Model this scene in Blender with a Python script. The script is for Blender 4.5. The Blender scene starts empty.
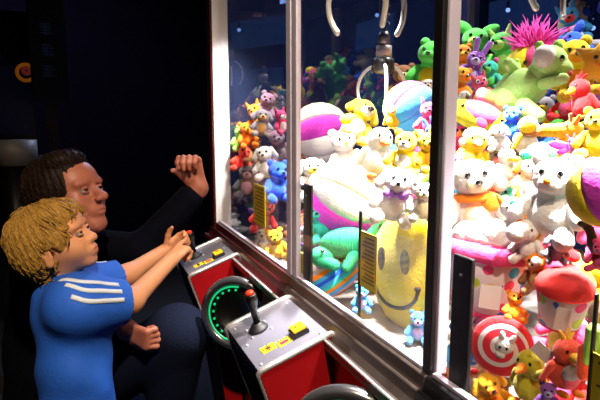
import bpy, bmesh, math, random
import numpy as np
from mathutils import Matrix, Vector
random.seed(7)
np.random.seed(7)
PI = math.pi
S = bpy.context.scene
COL = S.collection

# ---------------------------------------------------------------- camera geometry
FPX, YAW, CAMZ = 550.0, math.radians(22), 1.30
PITCH = math.atan((200 - 118) / FPX)
FW = np.array([math.sin(YAW) * math.cos(PITCH), math.cos(YAW) * math.cos(PITCH), -math.sin(PITCH)])
RT = np.array([math.cos(YAW), -math.sin(YAW), 0.0])
UP = np.cross(RT, FW)
CAM = np.array([0.0, 0.0, CAMZ])
HV = np.array([math.sin(YAW), math.cos(YAW), 0.0])
ZV = np.array([0, 0, 1.0])


def ray(x, y): return FW + RT * (x - 300) / FPX + UP * (200 - y) / FPX
def DD(x, y, d): return CAM + ray(x, y) * d
def AX(x, y, X):
    r = ray(x, y)
    return CAM + r * (X / r[0])
def AY(x, y, Y):
    r = ray(x, y)
    return CAM + r * (Y / r[1])


cam_d = bpy.data.cameras.new('camera')
cam = bpy.data.objects.new('camera', cam_d)
COL.objects.link(cam)
cam_d.sensor_width = 36
cam_d.lens = 36 * FPX / 600
cam_d.clip_start = 0.01
m = Matrix((RT, UP, -FW)).transposed().to_4x4()
m.translation = Vector(CAM)
cam.matrix_world = m
S.camera = cam


# ---------------------------------------------------------------- materials
def lin(c):
    return c / 12.92 if c <= 0.04045 else ((c + 0.055) / 1.055) ** 2.4
def rgb(h):
    if isinstance(h, str):
        h = h.lstrip('#')
        return tuple(lin(int(h[i:i + 2], 16) / 255) for i in (0, 2, 4)) + (1,)
    return tuple(h) + (1,)


MC = {}
def mat(name, col, rough=0.5, metal=0.0, bump=0.0, bscale=200.0, emit=None, estr=0.0, coat=0.0, sheen=0.0, sss=0.0, var=0.0, stretch=None, spec=0.5):
    if name in MC: return MC[name]
    M = bpy.data.materials.new(name)
    M.use_nodes = True
    nt = M.node_tree
    b = nt.nodes['Principled BSDF']
    b.inputs['Base Color'].default_value = rgb(col)
    b.inputs['Roughness'].default_value = rough
    b.inputs['Metallic'].default_value = metal
    b.inputs['Specular IOR Level'].default_value = spec
    b.inputs['Coat Weight'].default_value = coat
    b.inputs['Sheen Weight'].default_value = sheen
    if sss:
        b.inputs['Subsurface Weight'].default_value = sss
        b.inputs['Subsurface Radius'].default_value = (0.012, 0.005, 0.003)
        b.inputs['Subsurface Scale'].default_value = 0.6
    if emit:
        b.inputs['Emission Color'].default_value = rgb(emit)
        b.inputs['Emission Strength'].default_value = estr
    if bump or var:
        tc = nt.nodes.new('ShaderNodeTexCoord')
        mp = nt.nodes.new('ShaderNodeMapping')
        nt.links.new(tc.outputs['Object'], mp.inputs['Vector'])
        if stretch: mp.inputs['Scale'].default_value = stretch
        n = nt.nodes.new('ShaderNodeTexNoise')
        n.inputs['Scale'].default_value = bscale
        n.inputs['Detail'].default_value = 3
        nt.links.new(mp.outputs['Vector'], n.inputs['Vector'])
        if bump:
            bp = nt.nodes.new('ShaderNodeBump')
            bp.inputs['Strength'].default_value = bump
            bp.inputs['Distance'].default_value = 0.004
            nt.links.new(n.outputs['Fac'], bp.inputs['Height'])
            nt.links.new(bp.outputs['Normal'], b.inputs['Normal'])
        if var:
            mx = nt.nodes.new('ShaderNodeMix')
            mx.data_type = 'RGBA'
            r = rgb(col)
            mx.inputs['A'].default_value = tuple(v * (1 - var) for v in r[:3]) + (1,)
            mx.inputs['B'].default_value = tuple(min(1, v * (1 + var)) for v in r[:3]) + (1,)
            nt.links.new(n.outputs['Fac'], mx.inputs['Factor'])
            nt.links.new(mx.outputs['Result'], b.inputs['Base Color'])
    MC[name] = M
    return M


PAL = dict(white='#ece8e6', yellow='#f7d80e', orange='#f58a10', red='#e2262c', pink='#f25a9c', hotpink='#ee3f86', magenta='#e63fd8',
           purple='#9a5fc9', lime='#a6dd62', green='#4fc850', teal='#2fae86', blue='#1d55e0', sky='#39a6e6', brown='#8a5a36',
           tan='#d9a865', black='#141214', grey='#9a96a4', cream='#f3e2b8', coral='#f2553f', olive='#b7b13a', mauve='#a67f98', lav='#c7b6ea',
           palegreen='#b9e87e', skin='#f3bfae', darkgrey='#4c4850', turq='#35c8b4', dkgreen='#1f9a5a', rose='#d94a66', gold='#f2b21a', lemon='#d2c82c')
def plush(c):
    return mat('plush_' + c, PAL[c], rough=0.95, bump=0.5, bscale=170, sheen=0.25, var=0.10)


def glass_mat(name, base=0.035, gain=0.55, tint='#ffffff', rough=0.0, haze=0.0, hcol='#e0e0e0'):
    M = bpy.data.materials.new(name)
    M.use_nodes = True
    nt = M.node_tree
    nt.nodes.remove(nt.nodes['Principled BSDF'])
    out = nt.nodes['Material Output']
    tr = nt.nodes.new('ShaderNodeBsdfTransparent')
    tr.inputs['Color'].default_value = rgb(tint)
    gl = nt.nodes.new('ShaderNodeBsdfGlossy')
    gl.inputs['Roughness'].default_value = rough
    lw = nt.nodes.new('ShaderNodeLayerWeight')
    lw.inputs['Blend'].default_value = 0.5
    pw = nt.nodes.new('ShaderNodeMath'); pw.operation = 'POWER'
    pw.inputs[1].default_value = 5.0
    ma = nt.nodes.new('ShaderNodeMath'); ma.operation = 'MULTIPLY_ADD'
    ma.inputs[1].default_value = gain
    ma.inputs[2].default_value = base
    nt.links.new(lw.outputs['Facing'], pw.inputs[0])
    nt.links.new(pw.outputs[0], ma.inputs[0])
    mx = nt.nodes.new('ShaderNodeMixShader')
    nt.links.new(ma.outputs[0], mx.inputs[0])
    nt.links.new(tr.outputs[0], mx.inputs[1])
    nt.links.new(gl.outputs[0], mx.inputs[2])
    last = mx
    if haze:
        df = nt.nodes.new('ShaderNodeBsdfDiffuse')
        df.inputs['Color'].default_value = rgb(hcol)
        tl = nt.nodes.new('ShaderNodeBsdfTranslucent')
        tl.inputs['Color'].default_value = rgb(hcol)
        ad = nt.nodes.new('ShaderNodeMixShader'); ad.inputs[0].default_value = 0.5
        nt.links.new(df.outputs[0], ad.inputs[1]); nt.links.new(tl.outputs[0], ad.inputs[2])
        m2 = nt.nodes.new('ShaderNodeMixShader'); m2.inputs[0].default_value = haze
        nt.links.new(mx.outputs[0], m2.inputs[1]); nt.links.new(ad.outputs[0], m2.inputs[2])
        last = m2
    nt.links.new(last.outputs[0], out.inputs['Surface'])
    return M


# ---------------------------------------------------------------- mesh builder
def rotm(rx=0, ry=0, rz=0):
    return np.array(Matrix.Rotation(rz, 3, 'Z') @ Matrix.Rotation(rx, 3, 'X') @ Matrix.Rotation(ry, 3, 'Y'))


class MB:
    def __init__(s): s.v = []; s.f = []; s.mi = []
    def add(s, vs, fs, mi=0):
        o = len(s.v)
        s.v.extend([tuple(float(t) for t in p) for p in vs])
        s.f.extend([tuple(o + i for i in f) for f in fs])
        s.mi.extend([mi] * len(fs))
        return s
    def grid(s, rings, closed=True, cap0=True, cap1=True, mi=0):
        n = len(rings[0]); fs = []
        for i in range(len(rings) - 1):
            for j in range(n if closed else n - 1):
                k = (j + 1) % n
                fs.append((i * n + j, i * n + k, (i + 1) * n + k, (i + 1) * n + j))
        if cap0: fs.append(tuple(range(n - 1, -1, -1)))
        if cap1: fs.append(tuple((len(rings) - 1) * n + j for j in range(n)))
        return s.add([p for r in rings for p in r], fs, mi)
    def ell(s, c, r, R=None, seg=16, rng=10, mi=0):
        if not hasattr(r, '__len__'): r = (r, r, r)
        rings = []
        for i in range(rng + 1):
            th = PI * (0.02 + 0.96 * i / rng)
            a = [np.array([r[0] * math.sin(th) * math.cos(2 * PI * j / seg), r[1] * math.sin(th) * math.sin(2 * PI * j / seg), -r[2] * math.cos(th)]) for j in range(seg)]
            if R is not None: a = [R @ p for p in a]
            rings.append([p + np.array(c) for p in a])
        return s.grid(rings, mi=mi)
    def tube(s, path, rad, seg=10, closed=False, mi=0, flat=1.0):
        P = [np.array(p, float) for p in path]; n = len(P)
        if not hasattr(rad, '__len__'): rad = [rad] * n
        rings = []; ref = None
        for i in range(n):
            if closed: t = P[(i + 1) % n] - P[i - 1]
            else: t = P[min(i + 1, n - 1)] - P[max(i - 1, 0)]
            t = t / (np.linalg.norm(t) + 1e-12)
            if ref is None:
                ref = np.array([0, 0, 1.0]) if abs(t[2]) < 0.9 else np.array([1.0, 0, 0])
            u = ref - t * (ref @ t); u /= np.linalg.norm(u)
            w = np.cross(t, u); ref = u
            rings.append([P[i] + rad[i] * (u * math.cos(2 * PI * j / seg) + flat * w * math.sin(2 * PI * j / seg)) for j in range(seg)])
        if closed:
            rings.append(rings[0])
            return s.grid(rings, cap0=False, cap1=False, mi=mi)
        return s.grid(rings, mi=mi)
    def cap(s, a, b, ra, rb=None, seg=12, mi=0):
        a = np.array(a, float); b = np.array(b, float); rb = ra if rb is None else rb
        t = b - a; L = np.linalg.norm(t); t = t / (L + 1e-9)
        path, rad = [], []
        for k in range(5):
            q = PI / 2 * (1 - k / 4.0) * 0.97
            path.append(a - t * ra * math.sin(q)); rad.append(ra * math.cos(q))
        for k in range(5):
            q = PI / 2 * (k / 4.0) * 0.97
            path.append(b + t * rb * math.sin(q)); rad.append(rb * math.cos(q))
        return s.tube(path, rad, seg, mi=mi)
    def box(s, lo, hi, mi=0):
        x0, y0, z0 = lo; x1, y1, z1 = hi
        return s.add([(x0, y0, z0), (x1, y0, z0), (x1, y1, z0), (x0, y1, z0), (x0, y0, z1), (x1, y0, z1), (x1, y1, z1), (x0, y1, z1)],
                     [(0, 3, 2, 1), (4, 5, 6, 7), (0, 1, 5, 4), (1, 2, 6, 5), (2, 3, 7, 6), (3, 0, 4, 7)], mi)
    def obox(s, c, ax, h, mi=0):
        """oriented box: centre, three axes, half sizes"""
        c = np.array(c, float); A = [np.array(a, float) for a in ax]
        vs = []
        for z in (-1, 1):
            for (x, y) in ((-1, -1), (1, -1), (1, 1), (-1, 1)):
                vs.append(c + A[0] * h[0] * x + A[1] * h[1] * y + A[2] * h[2] * z)
        return s.add(vs, [(0, 3, 2, 1), (4, 5, 6, 7), (0, 1, 5, 4), (1, 2, 6, 5), (2, 3, 7, 6), (3, 0, 4, 7)], mi)
    def prism(s, poly, y0, y1, mi=0):
        """polygon in (x,z) extruded along y"""
        n = len(poly)
        vs = [(p[0], y0, p[1]) for p in poly] + [(p[0], y1, p[1]) for p in poly]
        fs = [tuple(range(n)), tuple(range(2 * n - 1, n - 1, -1))] + [(i, n + i, n + (i + 1) % n, (i + 1) % n) for i in range(n)]
        return s.add(vs, fs, mi)
    def lathe(s, prof, seg=24, c=(0, 0, 0), R=None, mi=0, cap0=True, cap1=True):
        rings = []
        for r, z in prof:
            a = [np.array([r * math.cos(2 * PI * j / seg), r * math.sin(2 * PI * j / seg), z]) for j in range(seg)]
            if R is not None: a = [R @ p for p in a]
            rings.append([p + np.array(c) for p in a])
        return s.grid(rings, mi=mi, cap0=cap0, cap1=cap1)
    def build(s, name, mats, parent=None, smooth=True, bevel=0.0, fix=True):
        me = bpy.data.meshes.new(name)
        me.from_pydata(s.v, [], s.f)
        if not isinstance(mats, (list, tuple)): mats = [mats]
        for q in mats: me.materials.append(q)
        if len(mats) > 1: me.polygons.foreach_set('material_index', s.mi)
        me.polygons.foreach_set('use_smooth', [smooth] * len(s.f))
        if fix:
            bm = bmesh.new(); bm.from_mesh(me)
            bmesh.ops.recalc_face_normals(bm, faces=bm.faces)
            bm.to_mesh(me); bm.free()
        me.update()
        o = bpy.data.objects.new(name, me)
        COL.objects.link(o)
        if parent is not None: o.parent = parent
        if bevel:
            b = o.modifiers.new('bevel', 'BEVEL'); b.width = bevel; b.segments = 2; b.limit_method = 'ANGLE'
        return o


def tag(o, label, cat, group=None, kind=None):
    if label: o['label'] = label
    if cat: o['category'] = cat
    if group: o['group'] = group
    if kind: o['kind'] = kind
    return o
def thing(name, label, cat, loc=(0, 0, 0), R=None, group=None):
    o = bpy.data.objects.new(name, None)
    COL.objects.link(o)
    o.empty_display_size = 0.05
    M4 = Matrix.Identity(4)
    if R is not None: M4 = Matrix(R.tolist()).to_4x4()
    M4.translation = Vector([float(t) for t in loc])
    o.matrix_world = M4
    return tag(o, label, cat, group)
def struct(o): o['kind'] = 'structure'; return o


# ---------------------------------------------------------------- implicit surfaces (bodies, clothing, hair)
def nrm(v):
    v = np.array(v, float)
    return v / (np.linalg.norm(v) + 1e-12)


class SDF:
    def __init__(s): s.p = []
    def e(s, c, r, R=None, k=0.02, op='u'):
        s.p.append(('e', np.array(c, float), np.array(r, float) if hasattr(r, '__len__') else np.array([r] * 3, float), np.eye(3) if R is None else np.array(R), k, op)); return s
    def c(s, a, b, ra, rb=None, k=0.02, op='u'):
        s.p.append(('c', np.array(a, float), np.array(b, float), (ra, ra if rb is None else rb), k, op)); return s
    def chain(s, pts, rad, k=0.012):
        for i in range(len(pts) - 1): s.c(pts[i], pts[i + 1], rad[i], rad[i + 1], k)
        return s
    def cut(s, p0, n, upto=None):
        """remove everything on the n side of the plane through p0"""
        s.p.append(('h', np.array(p0, float), nrm(n), None, 0, 'x')); return s
    @staticmethod
    def dist(q, P):
        if q[0] == 'e':
            L = (P - q[1]) @ q[3]
            k0 = np.sqrt(((L / q[2]) ** 2).sum(-1)) + 1e-9
            k1 = np.sqrt(((L / q[2] ** 2) ** 2).sum(-1)) + 1e-9
            return k0 * (k0 - 1) / k1
        if q[0] == 'c':
            ba = q[2] - q[1]; pa = P - q[1]
            h = np.clip((pa @ ba) / (ba @ ba + 1e-12), 0, 1)
            return np.sqrt(((pa - h[..., None] * ba) ** 2).sum(-1)) - (q[3][0] + (q[3][1] - q[3][0]) * h)
        return (P - q[1]) @ q[2]
    def bounds(s):
        lo = np.array([9.0] * 3); hi = -lo
        for q in s.p:
            if q[5] != 'u': continue
            if q[0] == 'e':
                e = np.sqrt(((q[3] * q[2]) ** 2).sum(1)); a, b = q[1] - e, q[1] + e
            else:
                r = max(q[3]); a, b = np.minimum(q[1], q[2]) - r, np.maximum(q[1], q[2]) + r
            lo = np.minimum(lo, a); hi = np.maximum(hi, b)
        return lo, hi
    @staticmethod
    def comb(F, d, k, op):
        if op == 'u':
            if k <= 0: return np.minimum(F, d)
            h = np.clip(0.5 + 0.5 * (F - d) / k, 0, 1)
            return F * (1 - h) + d * h - k * h * (1 - h)
        if op == 's':
            h = np.clip(0.5 - 0.5 * (F + d) / max(k, 1e-6), 0, 1)
            return F * (1 - h) - d * h + k * h * (1 - h)
        return np.maximum(F, d)
    def at(s, P):
        F = np.full(P.shape[:-1], 0.06)
        for q in s.p: F = s.comb(F, s.dist(q, P), q[4], q[5])
        return F
    def mesh(s, h, disp=None):
        lo, hi = s.bounds()
        lo = lo - 3 * h - 0.01; hi = hi + 3 * h + 0.01
        n = np.ceil((hi - lo) / h).astype(int) + 1
        ax = [lo[i] + h * np.arange(n[i]) for i in range(3)]
        F = np.full(n, 0.06, np.float32)
        for q in s.p:
            if q[0] == 'h': sl = [slice(0, n[i]) for i in range(3)]
            else:
                pad = 0.012 + q[4]
                if q[0] == 'e':
                    e = np.sqrt(((q[3] * q[2]) ** 2).sum(1)); a, b = q[1] - e - pad, q[1] + e + pad
                else:
                    r = max(q[3]) + pad; a, b = np.minimum(q[1], q[2]) - r, np.maximum(q[1], q[2]) + r
                i0 = np.clip(np.floor((a - lo) / h).astype(int), 0, n - 1); i1 = np.clip(np.ceil((b - lo) / h).astype(int) + 1, 1, n)
                sl = [slice(i0[i], i1[i]) for i in range(3)]
            P = np.stack(np.meshgrid(*[ax[i][sl[i]] for i in range(3)], indexing='ij'), -1)
            if P.size == 0: continue
            F[tuple(sl)] = s.comb(F[tuple(sl)], s.dist(q, P), q[4], q[5])
        if disp is not None:
            near = np.argwhere(np.abs(F) < 0.02)
            F[tuple(near.T)] += disp(lo + near * h)
        ins = F < 0
        nx, ny, nz = n
        cnt = np.zeros((nx - 1, ny - 1, nz - 1), np.int8)
        for dx in (0, 1):
            for dy in (0, 1):
                for dz in (0, 1):
                    cnt += ins[dx:nx - 1 + dx, dy:ny - 1 + dy, dz:nz - 1 + dz]
        cells = np.argwhere((cnt > 0) & (cnt < 8))
        idx = np.full((nx - 1, ny - 1, nz - 1), -1, np.int32)
        idx[tuple(cells.T)] = np.arange(len(cells))
        acc = np.zeros((len(cells), 3)); num = np.zeros(len(cells))
        for axis in range(3):
            o1, o2 = [i for i in range(3) if i != axis]
            for a in (0, 1):
                for b in (0, 1):
                    c0 = cells.copy(); c0[:, o1] += a; c0[:, o2] += b
                    c1 = c0.copy(); c1[:, axis] += 1
                    f0 = F[tuple(c0.T)]; f1 = F[tuple(c1.T)]
                    mk = (f0 < 0) != (f1 < 0)
                    t = np.where(mk, f0 / np.where(mk, f0 - f1, 1), 0)
                    p = c0.astype(float); p[:, axis] += t
                    acc[mk] += p[mk]; num[mk] += 1
        V = lo + h * acc / num[:, None]
        faces = []
        for axis in range(3):
            o1, o2 = (axis + 1) % 3, (axis + 2) % 3
            s0 = [slice(None)] * 3; s1 = [slice(None)] * 3
            s0[axis] = slice(0, -1); s1[axis] = slice(1, None)
            ch = ins[tuple(s0)] != ins[tuple(s1)]
            E = np.argwhere(ch)
            E = E[(E[:, o1] > 0) & (E[:, o2] > 0) & (E[:, o1] < n[o1] - 1) & (E[:, o2] < n[o2] - 1)]
            def cid(d1, d2):
                q = E.copy(); q[:, o1] -= d1; q[:, o2] -= d2
                return idx[tuple(q.T)]
            Q = np.stack([cid(1, 1), cid(0, 1), cid(0, 0), cid(1, 0)], 1)
            fl = ~ins[tuple(E.T)]
            Q[fl] = Q[fl][:, ::-1]
            faces.append(Q)
        Q = np.concatenate(faces)
        return V, Q[(Q >= 0).all(1)]
    def build(s, name, mats, parent=None, h=0.004, disp=None, special=None):
        V, Q = s.mesh(h, disp)
        me = bpy.data.meshes.new(name)
        me.from_pydata(V.tolist(), [], Q.tolist())
        if not isinstance(mats, (list, tuple)): mats = [mats]
        for q in mats: me.materials.append(q)
        me.polygons.foreach_set('use_smooth', [True] * len(Q))
        if special:
            C = V[Q].mean(1); mi = np.zeros(len(Q), np.int32)
            for fn, k in special: mi[fn(C)] = k
            me.polygons.foreach_set('material_index', mi)
        me.update()
        o = bpy.data.objects.new(name, me)
        COL.objects.link(o)
        if parent is not None:
            o.parent = parent
            o.matrix_parent_inverse = parent.matrix_world.inverted()
        return o

# ================================================================ ROOM
M_dark = mat('dark_paint', '#221f32', rough=0.9, var=0.2, bscale=6, spec=.1)
M_carpet = mat('dark_carpet', '#0c0b12', rough=0.98, bump=0.4, bscale=300)
M_ceil = mat('ceiling_black', '#0a0a10', rough=0.9, bump=0.1, bscale=40)
struct(MB().box((-2.6, -1.6, -0.1), (5.2, 6.2, 0)).build('floor', M_carpet, smooth=False))
struct(MB().box((-2.6, -1.6, 3.0), (5.2, 6.2, 3.1)).build('ceiling', M_ceil, smooth=False))
struct(MB().box((-2.6, 6.2, 0), (5.2, 6.3, 3.0)).build('wall_far', M_dark, smooth=False))
struct(MB().box((-2.7, -1.6, 0), (-2.6, 6.2, 3.0)).build('wall_left', M_dark, smooth=False))
struct(MB().box((5.2, -1.6, 0), (5.3, 6.2, 3.0)).build('wall_right', mat('navy_paint', '#20264a', rough=0.7, var=0.3, bscale=4), smooth=False))
struct(MB().box((-2.6, -1.7, 0), (5.2, -1.6, 3.0)).build('wall_near', M_dark, smooth=False))

# ================================================================ CLAW MACHINE
G, XB, Y0, Y1, DECK, ROOF = 0.449, 1.50, 0.03, 1.87, 0.862, 1.95
M_silver = mat('brushed_silver', '#d9d0e6', rough=0.4, metal=0.2, bump=0.05, bscale=60, stretch=(30, 30, 0.6))
M_white = mat('white_enamel', '#e9e6ea', rough=0.35)
M_blackm = mat('black_metal', '#121014', rough=0.4)
M_maroon = mat('maroon_metal', '#3a0d11', rough=0.3, coat=0.3)
M_red = mat('red_gloss', '#a3141a', rough=0.22, coat=0.6, metal=0.25)
M_bronze = mat('satin_bronze_rail', '#6a5d56', rough=0.33, metal=0.8)
M_chrome = mat('chrome', '#f0eeee', rough=0.27, metal=0.75)
M_panel = mat('panel_steel', '#7b7986', rough=0.4, metal=0.4, bump=0.08, bscale=40)
M_deck = mat('deck_white', '#8f8781', rough=0.6)
M_navy = mat('navy_laminate', '#1b2140', rough=0.4)
M_glass = glass_mat('clear_glass', 0.02, 0.45)
M_endglass = glass_mat('end_glass', 0.2, 0.4, tint='#c8c8d8', haze=.09, hcol='#8aa0e0')  # bluish haze mixed in to lift the dark behind the pane
M_backglass = glass_mat('back_glass', 0.03, 0.4, tint='#d8d8e8', haze=.14, hcol='#8aa0e0')  # stronger blue haze, likewise put in to lighten the background
M_acryl = glass_mat('acrylic', 0.03, 0.4, haze=0.015)
M_yel = mat('sticker_yellow', '#f2d41c', rough=0.5)
M_ink = mat('sticker_ink', '#6a5210', rough=0.6)
M_black = mat('black_plastic', '#0c0b0d', rough=0.3)
M_rubber = mat('black_rubber', '#17151a', rough=0.55)

BASE = thing('claw_machine', 'large multi-player claw machine with red control pods and glass walls full of plush toys', 'claw machine', ((G + XB) / 2, (Y0 + Y1) / 2, 0))
WINV = BASE.matrix_basis.inverted()
def part(mb, name, mats, parent=None, label=None, **kw):
    o = mb.build(name, mats, BASE if parent is None else parent, **kw)
    if parent is None: o.matrix_parent_inverse = WINV
    if label: o['label'] = label
    return o

part(MB().box((0.43, Y0, 0.02), (XB + 0.02, Y1 + 0.04, 0.84)), 'base_cabinet', M_black, smooth=False, bevel=0.01)
part(MB().box((0.420, Y0, 0.70), (0.4295, Y1 + 0.04, 0.879)), 'front_band', M_red, smooth=False, label='glossy red front band')
part(MB().box((0.46, Y0 + .01, 0.841), (XB, Y1, DECK)), 'toy_deck', M_deck, smooth=False)
part(MB().box((0.42, Y0 - .02, ROOF), (XB + 0.04, Y1 + 0.06, ROOF + 0.22)), 'roof', M_blackm, smooth=False, bevel=0.01)
# front sill: stepped rail along each bay
def sill(y0, y1, mt, name='bottom_rail', lab=None):
    pr = [(0.400, 0.880), (0.400, 0.893), (0.404, 0.899), (0.409, 0.899), (0.411, 0.893), (0.420, 0.906), (0.424, 0.920), (0.428, 0.9225), (0.431, 0.918), (0.4335, 0.925), (0.437, 0.9385), (0.4415, 0.9405), (0.449, 0.9405), (0.458, 0.9405), (0.458, 0.845), (0.4305, 0.845), (0.4305, 0.88)]
    return part(MB().prism(pr, y0, y1), name, mt, smooth=False, bevel=0.0012, label=lab)
sill(0.612, 1.140, M_bronze, lab='satin bronze rail')
sill(1.141, Y1 + .03, M_maroon, lab='rail with reflected dark red in its colour')  # reflection of the red cabinet put into the rail colour
sill(Y0, 0.611, M_blackm, lab='black rail')
for a, b in ((1.11, 1.515), (.465, .872), (Y0, .225)):
    part(MB().tube([(.4015, a, .8965), (.4015, b, .8965)], .0032, 8), 'chrome_edge', M_chrome)
# posts
def box_part(lo, hi, name, mt, parent=None, bevel=0.002, lab=None):
    return part(MB().box(lo, hi), name, mt, parent, smooth=False, bevel=bevel, label=lab)
p = box_part((0.452, 0.606, 0.94), (0.470, 0.624, ROOF), 'post', M_silver)
box_part((0.443, 0.609, 0.90), (0.4515, 0.628, ROOF), 'post_trim', M_blackm, p, lab='black edge strip')
p = box_part((0.4425, 1.152, 0.938), (0.455, 1.180, ROOF), 'post', M_silver)
box_part((0.4435, 1.120, 0.938), (0.455, 1.146, ROOF), 'door_stile', M_silver, p)
box_part((0.4465, 1.1463, 0.938), (0.455, 1.1517, ROOF), 'post_seal', M_blackm, p, bevel=0, lab='black seal')
p = box_part((0.437, 1.862, 0.90), (0.491, 1.915, ROOF), 'post', M_white, lab='white corner post')
box_part((0.428, 1.858, 0.88), (0.4365, 1.915, ROOF), 'post_trim', M_maroon, p, lab='dark maroon edge strip')
for y in (0.03, 0.60, 1.165, 1.86):
    p = box_part((XB - 0.02, y, DECK), (XB + 0.03, y + 0.05, ROOF), 'post', M_silver)
box_part((0.437, Y0 - 0.02, 0.90), (0.491, Y0 + .02, ROOF), 'post', M_silver)
# door bottom frames (thin silver lips on the glass)
for a, b in ((0.630, 1.118), (1.182, 1.858), (0.05, 0.604)):
    box_part((0.4435, a, 0.9405), (0.4535, b, 0.9465), 'door_lip', M_silver, bevel=0.001)
# glass
for a, b in ((0.6285, 1.119), (1.181, 1.860), (0.052, 0.6055)):
    part(MB().box((0.4475, a, 0.947), (0.4505, b, ROOF)), 'front_glass', M_glass, smooth=False)
part(MB().box((XB + .004, Y0 + .05, DECK), (XB + .008, Y1, ROOF)), 'back_glass', M_backglass, smooth=False)
part(MB().box((0.492, Y1 + .004, DECK), (XB - .02, Y1 + .008, ROOF)), 'end_glass', M_endglass, smooth=False)
part(MB().box((0.492, Y0 - .008, DECK), (XB - .02, Y0 - .004, ROOF)), 'end_glass', M_glass, smooth=False)
part(MB().box((0.495, Y1 + .02, DECK), (XB - .02, Y1 + .03, 1.02)), 'end_sill', M_blackm, smooth=False)

# guide bars and prize chutes inside each bay
def sticker(lo, hi, lines=8, lab=None):
    x = lo[0]
    s = part(MB().box(lo, hi), 'notice_sticker', M_yel, smooth=False, label=lab or 'yellow notice sticker')
    mb = MB()
    h = (hi[2] - lo[2]); w = hi[1] - lo[1]
    for i in range(lines):
        z = lo[2] + h * (0.12 + 0.78 * i / max(1, lines - 1))
        mb.box((x - 0.0006, lo[1] + w * .12, z), (x - 0.0001, hi[1] - w * (.12 + .2 * ((i * 7) % 3) / 2), z + h * .022))
    t = 0.0012
    for (a, b) in (((x - .0006, lo[1], lo[2]), (x, lo[1] + t, hi[2])), ((x - .0006, hi[1] - t, lo[2]), (x, hi[1], hi[2])), ((x - .0006, lo[1], lo[2]), (x, hi[1], lo[2] + t)), ((x - .0006, lo[1], hi[2] - t), (x, hi[1], hi[2]))):
        mb.box(a, b)
    part(mb, 'printed_lines', M_ink, s, smooth=False, label='dark printed lines')
def chute(ya, yb, ztop, depth=0.10):
    x0 = 0.466
    c = part(MB().box((x0, ya, DECK + .001), (x0 + .004, yb, ztop)), 'chute_guard', M_acryl, smooth=False, label='clear acrylic chute guard')
    if depth: part(MB().box((x0 + .004, yb - .004, DECK + .001), (x0 + depth, yb, ztop)).box((x0 + .004, ya, DECK + .001), (x0 + depth, ya + .004, ztop)).box((x0 + depth - .004, ya + .004, DECK + .001), (x0 + depth, yb - .004, ztop)), 'chute_wall', M_acryl, c, smooth=False)
chute(0.70, 0.838, 1.115, .045)
chute(1.31, 1.50, 1.15, 0)
chute(0.12, 0.315, 1.115, .045)
a1, a2 = AX(360, 230, .4655), AX(376, 297, .4655)
sticker((.4648, a2[1], a2[2] + .004), (.4658, a1[1] - .004, a1[2]), 12)
box_part((.464, a1[1] - .003, DECK), (.4695, a1[1] + .004, AX(360, 211, .4655)[2]), 'guard_edge', M_blackm, lab='black edge of chute guard')
a1, a2 = AX(253.5, 183, .4655), AX(265.5, 229, .4655)
sticker((.4648, a2[1], a2[2]), (.4658, a1[1], a1[2]), 10)
a1 = AX(593.5, 352, .4655)
sticker((.4648, a1[1] - .06, a1[2] - .09), (.4658, a1[1], a1[2]), 10)
box_part((.464, a1[1] + .0005, DECK), (.4695, a1[1] + .004, a1[2] + .06), 'guard_edge', M_blackm, lab='black edge of chute guard')
def guide(pxa, pxb, pytop):
    A = AX(pxa, pytop, .462); B = AX(pxb, pytop, .462)
    b = box_part((.456, B[1], DECK), (.463, A[1], (A[2] + B[2]) / 2), 'guide_bar', M_blackm, lab='black upright bar behind the glass')
    mb = MB()
    for i in range(1):
        z = DECK + (A[2] - DECK) * .92
        mb.cap((.4545, (A[1] + B[1]) / 2, z), (.456, (A[1] + B[1]) / 2, z), .0022)
    part(mb, 'bar_screw', mat('screw_grey', '#6a656c', rough=.4, metal=.4), b)
    return A, B
A, B = guide(456.5, 476, 256)
A, B = guide(305.5, 313, 184)
box_part((.456, A[1] + .0005, A[2] - .014), (.463, 1.150, A[2] - .002), 'guard_top_bar', M_blackm, lab='short black top bar')
a1, a2 = AX(297.5, 250, .4575), AX(304.3, 274, .4575)
sticker((.4568, a2[1], a2[2]), (.4578, a1[1], a1[2]), 6)

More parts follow.
